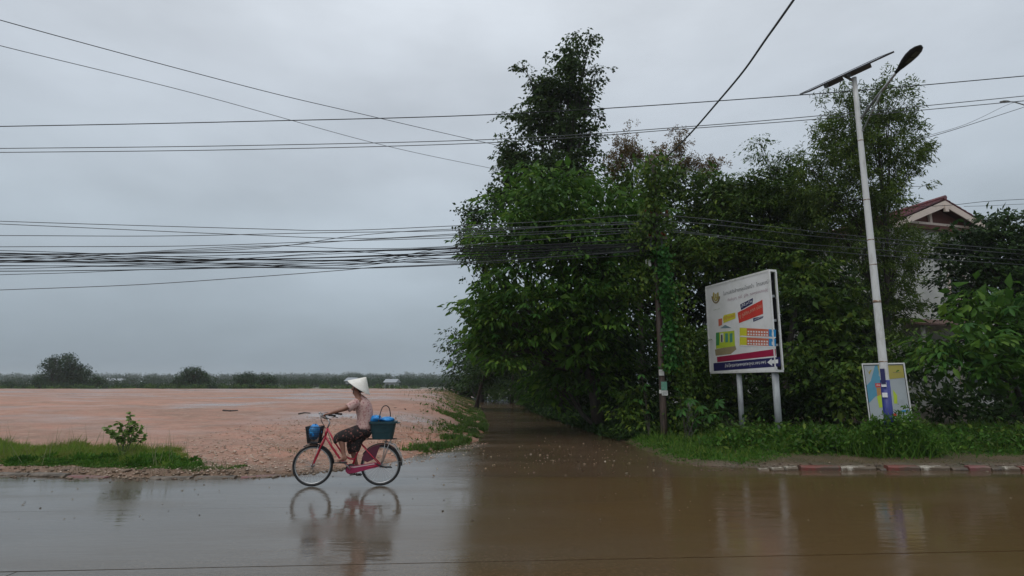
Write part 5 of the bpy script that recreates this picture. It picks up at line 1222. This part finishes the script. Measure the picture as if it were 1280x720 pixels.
# rear rack
for s in (-1, 1):
    tb('rack_rail', [z(520, 412) + V3(0, s * .055, 0), z(560, 412) + V3(0, s * .065, 0), z(672, 412) + V3(0, s * .065, 0), z(684, 412) + V3(0, s * .02, 0)], .006, blackp)
    tb('rack_stay', [z(628, 412) + V3(0, s * .065, 0), RH + V3(.01, s * .065, .0)], .005, chrome); tb('rack_stay', [z(655, 412) + V3(0, s * .065, 0), RH + V3(.01, s * .068, .0)], .005, chrome)
    tb('mudguard_stay', [RH + V3(0, s * .06, 0), RH + V3(.352, s * .02, .06)], .0035, chrome)
for x in (545, 590, 635, 672): tb('rack_bar', [z(x, 413) + V3(0, -.065, 0), z(x, 413) + V3(0, .065, 0)], .005, blackp, 6)
tb('rear_bumper', [z(620, 425) + V3(0, -.075, 0), z(675, 445) + V3(0, -.075, 0), z(705, 490) + V3(0, -.075, 0), z(722, 530) + V3(0, -.075, 0), z(715, 540) + V3(0, 0, 0), z(722, 530) + V3(0, .075, 0), z(705, 490) + V3(0, .075, 0), z(675, 445) + V3(0, .075, 0), z(620, 425) + V3(0, .075, 0)], .008, chrome)
tb('kickstand', [RH + V3(.0, -.07, 0), RH + V3(.10, -.09, -.025), RH + V3(.20, -.10, -.03)], .008, blackp)
for x0, y0, x1, y1 in ((580, 545, 640, 566), (600, 560, 662, 560)): tb('axle_fitting', [z(x0, y0) + V3(0, -.075, 0), z(x1, y1) + V3(0, -.08, 0)], .010, M['dark_metal'])
tb('front_stay', [FH + V3(0, -.055, 0), z(262, 440) + V3(0, -.06, 0)], .005, chrome)
# front basket: rim, base and woven mesh
fb = MB(); bw0, bw1 = .115, .135
def bring(y, hx, hy): c = z(232, y); return [c + V3(-hx, -hy, 0), c + V3(hx, -hy, 0), c + V3(hx, hy, 0), c + V3(-hx, hy, 0)]
bk = empty('front_basket'); bk.parent = BK
mesh_m = mat('black_mesh', (.02, .02, .022), .5)
MB().tube(bring(342, .12, .14), .007, 6, closed=True).build('rim', mesh_m, bk)
MB().loft([bring(432, .085, .105), bring(428, .085, .105)]).build('base', mesh_m, bk)
mb = MB(); T, B_ = bring(342, .12, .14), bring(430, .085, .105)
for i in range(4):
    for j in range(14): s = j / 14; mb.tube([T[i].lerp(T[(i + 1) % 4], s), B_[i].lerp(B_[(i + 1) % 4], s)], .0028, 4, cap=False)
    for q in np.linspace(.12, .9, 7): mb.tube([T[i].lerp(B_[i], q), T[(i + 1) % 4].lerp(B_[(i + 1) % 4], q)], .0026, 4, cap=False)
o = mb.build('wire_mesh', mesh_m, bk); o['kind'] = 'stuff'
tb('basket_bracket', [z(262, 436), z(284, 392)], .010, blackp)
def bag(name, label, c, r, m, seed, tuft=0):
    rs = random.Random(seed); rings = []; nr = 9
    for i in range(nr):
        a = math.pi * i / (nr - 1); ring = []
        for k in range(16):
            t = 2 * math.pi * k / 16; w_ = 1 + .16 * math.sin(t * 3 + i * 1.3 + seed) + .10 * math.sin(t * 7 + i * 2.1)
            ring.append(Vector(c) + V3(math.cos(t) * math.sin(a) * r[0] * w_, math.sin(t) * math.sin(a) * r[1] * w_, -math.cos(a) * r[2] * (1 + .1 * math.sin(t * 4 + seed)) + rs.uniform(-.004, .004)))
        rings.append(ring)
    o = MB().loft(rings).build(name, m, None, smooth=True); o.location = BK.location; o.rotation_euler = BK.rotation_euler
    o.data.transform(Matrix.Identity(4)); return tag(o, label, 'bag')
bm_ = mat('blue_plastic_bag', (.015, .22, .60), .3, noise=((.03, .34, .72), .45, .65), nscale=14)
bag('plastic_bag', 'blue plastic bag lining the front basket of the bicycle', z(232, 372), (.100, .125, .125), bm_, 2)
# crate on the rack
def crate():
    t = tag(empty('basket_crate', BK.location, R(4)), 'dark teal plastic basket tied on the rear rack of the bicycle', 'basket'); tm = mat('dark_teal_plastic', (.014, .050, .060), .35, noise=((.010, .035, .042), .5, .8))
    def ring(y, hx, hy, n=24):
        c = z(608, y); out_ = []
        for k in range(n):
            a = 2 * math.pi * k / n; ca, sa = math.cos(a), math.sin(a)
            out_.append(c + V3(math.copysign(abs(ca) ** .45, ca) * hx, math.copysign(abs(sa) ** .45, sa) * hy, 0))
        return out_
    MB().loft([ring(410, .165, .13), ring(360, .19, .15), ring(318, .212, .165), ring(318, .205, .158), ring(360, .183, .143), ring(404, .158, .123)]).build('body', tm, t, smooth=False)
    MB().loft([ring(325, .214, .167), ring(325, .232, .185), ring(314, .232, .185), ring(314, .203, .156), ring(325, .203, .156)], cap=False).build('rim', tm, t)
    for y in (345, 372): MB().tube(ring(y, .20 if y == 345 else .188, .158 if y == 345 else .148), .005, 5, closed=True).build('rib', tm, t)
    hn = [z(588, 322) + V3(0, -.17, 0), z(596, 270) + V3(0, -.14, 0), z(604, 238) + V3(0, -.07, 0), z(618, 229), z(632, 240) + V3(0, .07, 0), z(638, 270) + V3(0, .14, 0), z(640, 322) + V3(0, .17, 0)]
    MB().tube([Vector(p) for p in spline(hn, 6)], .008, 8).build('handle', blackp, t, smooth=True)
    for s in (-1, 1): MB().box(z(693 if s > 0 else 547, 324), (.05, .10, .018)).build('lug', tm, t, bevel=.004)
crate()
bag('plastic_bag', 'left blue plastic bag bulging out of the teal basket behind the rider', z(562, 302), (.105, .12, .06), bm_, 5)
bag('plastic_bag', 'right blue plastic bag lying in the teal basket behind the rider', z(628, 306), (.115, .12, .045), bm_, 8)

# ================================================================== THE RIDER
def rider():
    t = tag(empty('person', BK.location, R(4)), 'person in a conical straw hat, patterned shirt and dark trousers riding the bicycle', 'person')
    skin = mat('tanned_skin', (.30, .145, .10), .5, noise=((.24, .11, .07), .45, .7), nscale=9)
    vs = []; es = []; rad = []
    def vtx(p, r, par=None):
        vs.append(tuple(p)); rad.append(r if isinstance(r, tuple) else (r, r)); i = len(vs) - 1
        if par is not None: es.append((par, i))
        return i
    pel = vtx(V3(.245, 0, .93), (.125, .10)); wst = vtx(V3(.262, 0, 1.10), (.115, .10), pel); ch = vtx(V3(.235, 0, 1.28), (.13, .11), wst); up_ = vtx(V3(.185, 0, 1.40), (.09, .09), ch)
    nk = vtx(V3(.150, 0, 1.47), .048, up_); jw = vtx(V3(.115, 0, 1.535), .062, nk); hd = vtx(V3(.118, 0, 1.60), .088, jw); cr = vtx(V3(.135, 0, 1.665), .078, hd)
    ns = vtx(V3(.018, 0, 1.585), .012, hd); cn = vtx(V3(.045, 0, 1.53), .028, jw)
    for s in (-1, 1):
        e_ = vtx(V3(.125, s * .085, 1.595), .016, hd)
        sh = vtx(V3(.175, s * .15, 1.385), .058, up_); ua = vtx(V3(.06, s * .20, 1.32), .045, sh); el_ = vtx(V3(-.05, s * .235, 1.262), .036, ua); fa = vtx(V3(-.17, s * .24, 1.228), .034, el_)
        wr_ = vtx(V3(-.245, s * .243, 1.202), .024, fa); pm = vtx(V3(-.285, s * .246, 1.192), (.036, .022), wr_); kn = vtx(V3(-.318, s * .247, 1.188), (.038, .018), pm)
        for j in range(4):
            y = s * (.222 + .018 * j); L_ = (.8, 1, .95, .75)[j]
            a = vtx(V3(-.342, y, 1.180), .0095, kn); b_ = vtx(V3(-.352 - .003 * j, y, 1.180 - .022 * L_), .0085, a); vtx(V3(-.338, y, 1.160 - .02 * L_), .0075, b_)
        th = vtx(V3(-.285, s * .215, 1.178), .011, pm); vtx(V3(-.312, s * .208, 1.160), .009, th)
        # legs: near leg (s=-1) up, far leg down
        hp = vtx(V3(.225, s * .085, .895), .088, pel)
        if s < 0: kneep, ank, toe = V3(-.105, -.12, .80), V3(-.015, -.13, .475), V3(-.135, -.135, .425)
        else: kneep, ank, toe = V3(.01, .12, .66), V3(.165, .13, .255), V3(.065, .135, .19)
        mid = V3(.225, s * .085, .895).lerp(kneep, .5); m1_ = vtx(mid, .078, hp); k_ = vtx(kneep, .054, m1_)
        cf = vtx(kneep.lerp(ank, .35) + V3(.012, 0, 0), .050, k_); c2_ = vtx(kneep.lerp(ank, .75), .034, cf); an = vtx(ank, .030, c2_)
        hl = vtx(ank + V3(.035, 0, -.035), .026, an); ft = vtx(ank.lerp(toe, .55) + V3(0, 0, -.008), (.034, .024), an); tp = vtx(toe, (.032, .014), ft)
    me = bpy.data.meshes.new('body'); me.from_pydata(vs, es, []); me.materials.append(skin)
    o = bpy.data.objects.new('body', me); link(o, t); sk = o.modifiers.new('skin', 'SKIN'); sk.use_smooth_shade = True
    for i, d in enumerate(me.skin_vertices[0].data): d.radius = rad[i]; d.use_root = (i == 0)
    sb = o.modifiers.new('sub', 'SUBSURF'); sb.levels = sb.render_levels = 2
    # shirt: rings along the torso
    sh_m = mat('patterned_shirt', (.56, .37, .33), .8, noise=((.32, .11, .12), .50, .62), nscale=34, bump=(9, .6, .02))
    def ring(cx, cz, rx, ry, tilt, n=20, y=0):
        T_ = Matrix.Rotation(tilt, 3, 'Y'); return [V3(cx, y, cz) + T_ @ V3(math.cos(a) * rx * (1 + .035 * math.sin(a * 5 + cz * 30)), math.sin(a) * ry, .006 * math.sin(a * 7)) for a in np.linspace(0, 2 * math.pi, n + 1)[:-1]]
    body = [(.268, .905, .150, .175, .05), (.262, .955, .150, .172, .03), (.268, 1.03, .135, .155, .0), (.272, 1.12, .132, .155, -.05), (.258, 1.22, .142, .165, -.15), (.235, 1.30, .142, .180, -.25), (.21, 1.365, .125, .178, -.35), (.185, 1.415, .092, .140, -.45), (.165, 1.452, .062, .075, -.5), (.158, 1.47, .055, .06, -.5), (.160, 1.462, .048, .053, -.5)]
    MB().loft([ring(*q[:4], q[4]) for q in body]).build('shirt', sh_m, t, smooth=True, sub=1)
    for s in (-1, 1):
        A, B2 = V3(.185, s * .125, 1.385), V3(.015, s * .215, 1.288)
        dr = (B2 - A).normalized(); sx = dr.cross(V3(0, 0, 1)).normalized(); sz = sx.cross(dr); rings = []
        for q, r_ in ((0, .078), (.3, .078), (.6, .072), (.9, .070), (1.0, .073), (1.0, .062), (.8, .060)):
            c = A.lerp(B2, q) + V3(0, 0, -.012 * q); rings.append([c + sx * math.cos(a) * r_ + sz * math.sin(a) * r_ * (1.05 + .05 * math.sin(3 * a + q * 6)) for a in np.linspace(0, 2 * math.pi, 15)[:-1]])
        MB().loft(rings).build('sleeve', sh_m, t, smooth=True, sub=1)
    # loose dark trousers
    tr_m = mat('dark_patterned_cloth', (.016, .012, .012), .85, noise=((.30, .11, .09), .56, .62), nscale=26, bump=(8, .7, .02))
    def leg(pts, rs, nm='trouser_leg'):
        rings = []; pts = [Vector(p) for p in pts]
        for i, (p, r_) in enumerate(zip(pts, rs)):
            d = (pts[min(i + 1, len(pts) - 1)] - pts[max(i - 1, 0)]).normalized(); sx = V3(0, 1, 0); sz = d.cross(sx).normalized()
            rings.append([p + sx * math.cos(a) * r_[0] + sz * math.sin(a) * r_[1] * (1 + .07 * math.sin(3 * a + i)) for a in np.linspace(0, 2 * math.pi, 17)[:-1]])
        return MB().loft(rings).build(nm, tr_m, t, smooth=True, sub=1)
    leg([(.265, -.075, .905), (.17, -.095, .87), (.03, -.115, .835), (-.10, -.12, .815), (-.155, -.12, .775), (-.150, -.122, .735), (-.135, -.122, .725)], [(.11, .125), (.105, .125), (.095, .115), (.085, .098), (.088, .085), (.088, .07), (.07, .055)])
    leg([(.265, .075, .905), (.20, .09, .84), (.11, .11, .76), (.045, .12, .68), (.06, .12, .60), (.085, .122, .54), (.09, .122, .53)], [(.11, .13), (.105, .135), (.10, .13), (.09, .115), (.085, .10), (.085, .095), (.07, .08)])
    leg([(.275, 0, .96), (.272, 0, .90), (.255, 0, .83), (.225, 0, .79)], [(.165, .135), (.175, .145), (.15, .12), (.09, .06)], 'trousers')
    leg([(.20, -.05, .86), (.165, -.05, .78), (.135, -.05, .68), (.13, -.05, .58), (.132, -.05, .55)], [(.07, .12), (.075, .12), (.07, .105), (.06, .085), (.04, .06)], 'trousers')
    # sandals
    sm = mat('brown_sandal', (.07, .05, .04), .6)
    for ank, toe, s in ((V3(-.015, -.13, .475), V3(-.135, -.135, .425), -1), (V3(.165, .13, .255), V3(.065, .135, .19), 1)):
        a, b_ = ank + V3(.05, 0, -.068), toe + V3(-.035, 0, -.022); n_ = V3(0, 1, 0); ring_ = []
        for q, w2 in ((0, .02), (.1, .03), (.4, .03), (.75, .04), (.95, .032), (1, .018)):
            c = a.lerp(b_, q); ring_.append([c + n_ * w2, c - n_ * w2, c - n_ * w2 + V3(0, 0, -.016), c + n_ * w2 + V3(0, 0, -.016)])
        so_ = MB().loft(ring_).build('sandal', sm, t, bevel=.003)
        MB().tube([a.lerp(b_, .6) + V3(0, -.036, 0), a.lerp(b_, .55) + V3(0, 0, .045), a.lerp(b_, .6) + V3(0, .036, 0)], .007, 6).build('strap', sm, so_)
    # straw hat: cone tipped back
    ap = z(503, 68); fr0, bk0 = z(401, 88), z(526, 168); cen = (fr0 + bk0) / 2; axx = (ap - cen).normalized(); u = (bk0 - fr0).normalized(); wv_ = V3(0, 1, 0); rB = (bk0 - fr0).length / 2; Hh = (ap - cen).length
    hm = mat('pale_straw', (.84, .81, .75), .6, noise=((.72, .68, .60), .4, .7), nscale=16, bump=(60, .4, .004))
    rings = []
    for q in np.linspace(1, .015, 11): rings.append([cen + axx * Hh * (1 - q) ** 1.0 * 1.0 + u * math.cos(a) * rB * q + wv_ * math.sin(a) * rB * q for a in np.linspace(0, 2 * math.pi, 37)[:-1]])
    ins = []
    for q in np.linspace(.03, .985, 5): ins.append([cen + axx * (Hh * (1 - q) - .008) + u * math.cos(a) * rB * q + wv_ * math.sin(a) * rB * q for a in np.linspace(0, 2 * math.pi, 37)[:-1]])
    hat = MB().loft(ins + rings, cap=False).build('straw_hat', hm, t, smooth=True)
    for q in np.linspace(.12, 1, 12):
        MB().tube([cen + axx * (Hh * (1 - q) + .001) + u * math.cos(a) * rB * q + wv_ * math.sin(a) * rB * q for a in np.linspace(0, 2 * math.pi, 37)[:-1]], .0022 if q < 1 else .004, 4, closed=True).build('hoop', hm, hat)
    dkc = mat('dark_cloth', (.02, .018, .018), .8)
    for s in (-1, 1): MB().tube([V3(.10, s * .10, 1.62), V3(.075, s * .088, 1.56), V3(.06, s * .03, 1.515), V3(.06, 0, 1.508)], .006, 6).build('chin_strap', dkc, hat, smooth=True)
    # hair and face details
    hr = []
    for q, (cx, cz, rx, ry) in enumerate(((.20, 1.53, .03, .055), (.185, 1.56, .06, .078), (.165, 1.61, .085, .092), (.155, 1.66, .09, .09), (.15, 1.70, .07, .07), (.15, 1.725, .03, .03))): hr.append(ring(cx, cz, rx, ry, 0, 14))
    MB().loft(hr).build('hair', dkc, t, smooth=True)
    for s in (-1, 1):
        MB().loft([[V3(.036, s * .032, 1.607) + V3(math.sin(b2) * -.006, math.cos(a) * .012 * math.cos(b2), math.sin(a) * .006 * math.cos(b2)) for a in np.linspace(0, 6.283, 9)[:-1]] for b2 in (0, .8, 1.4)]).build('eye', dkc, t, smooth=True)
    MB().box((.034, 0, 1.552), (.006, .04, .006)).build('mouth', mat('lip', (.20, .06, .05), .5), t)
rider()

# ================================================================== HAZE
hz_ = MB().box((0, 510, 10.5), (3200, 1700, 24.6)).build('haze', None or bpy.data.materials.new('haze_air')); tag(hz_, kind='stuff')
hm_ = hz_.data.materials[0]; hm_.use_nodes = True; ht = hm_.node_tree; ht.nodes.clear()
ho = N(ht, 'ShaderNodeOutputMaterial'); hv = N(ht, 'ShaderNodeVolumePrincipled'); hv.inputs['Color'].default_value = (.86, .90, .95, 1)
hv.inputs['Density'].default_value = .00045; hv.inputs['Anisotropy'].default_value = .1
ht.links.new(hv.outputs[0], ho.inputs['Volume'])
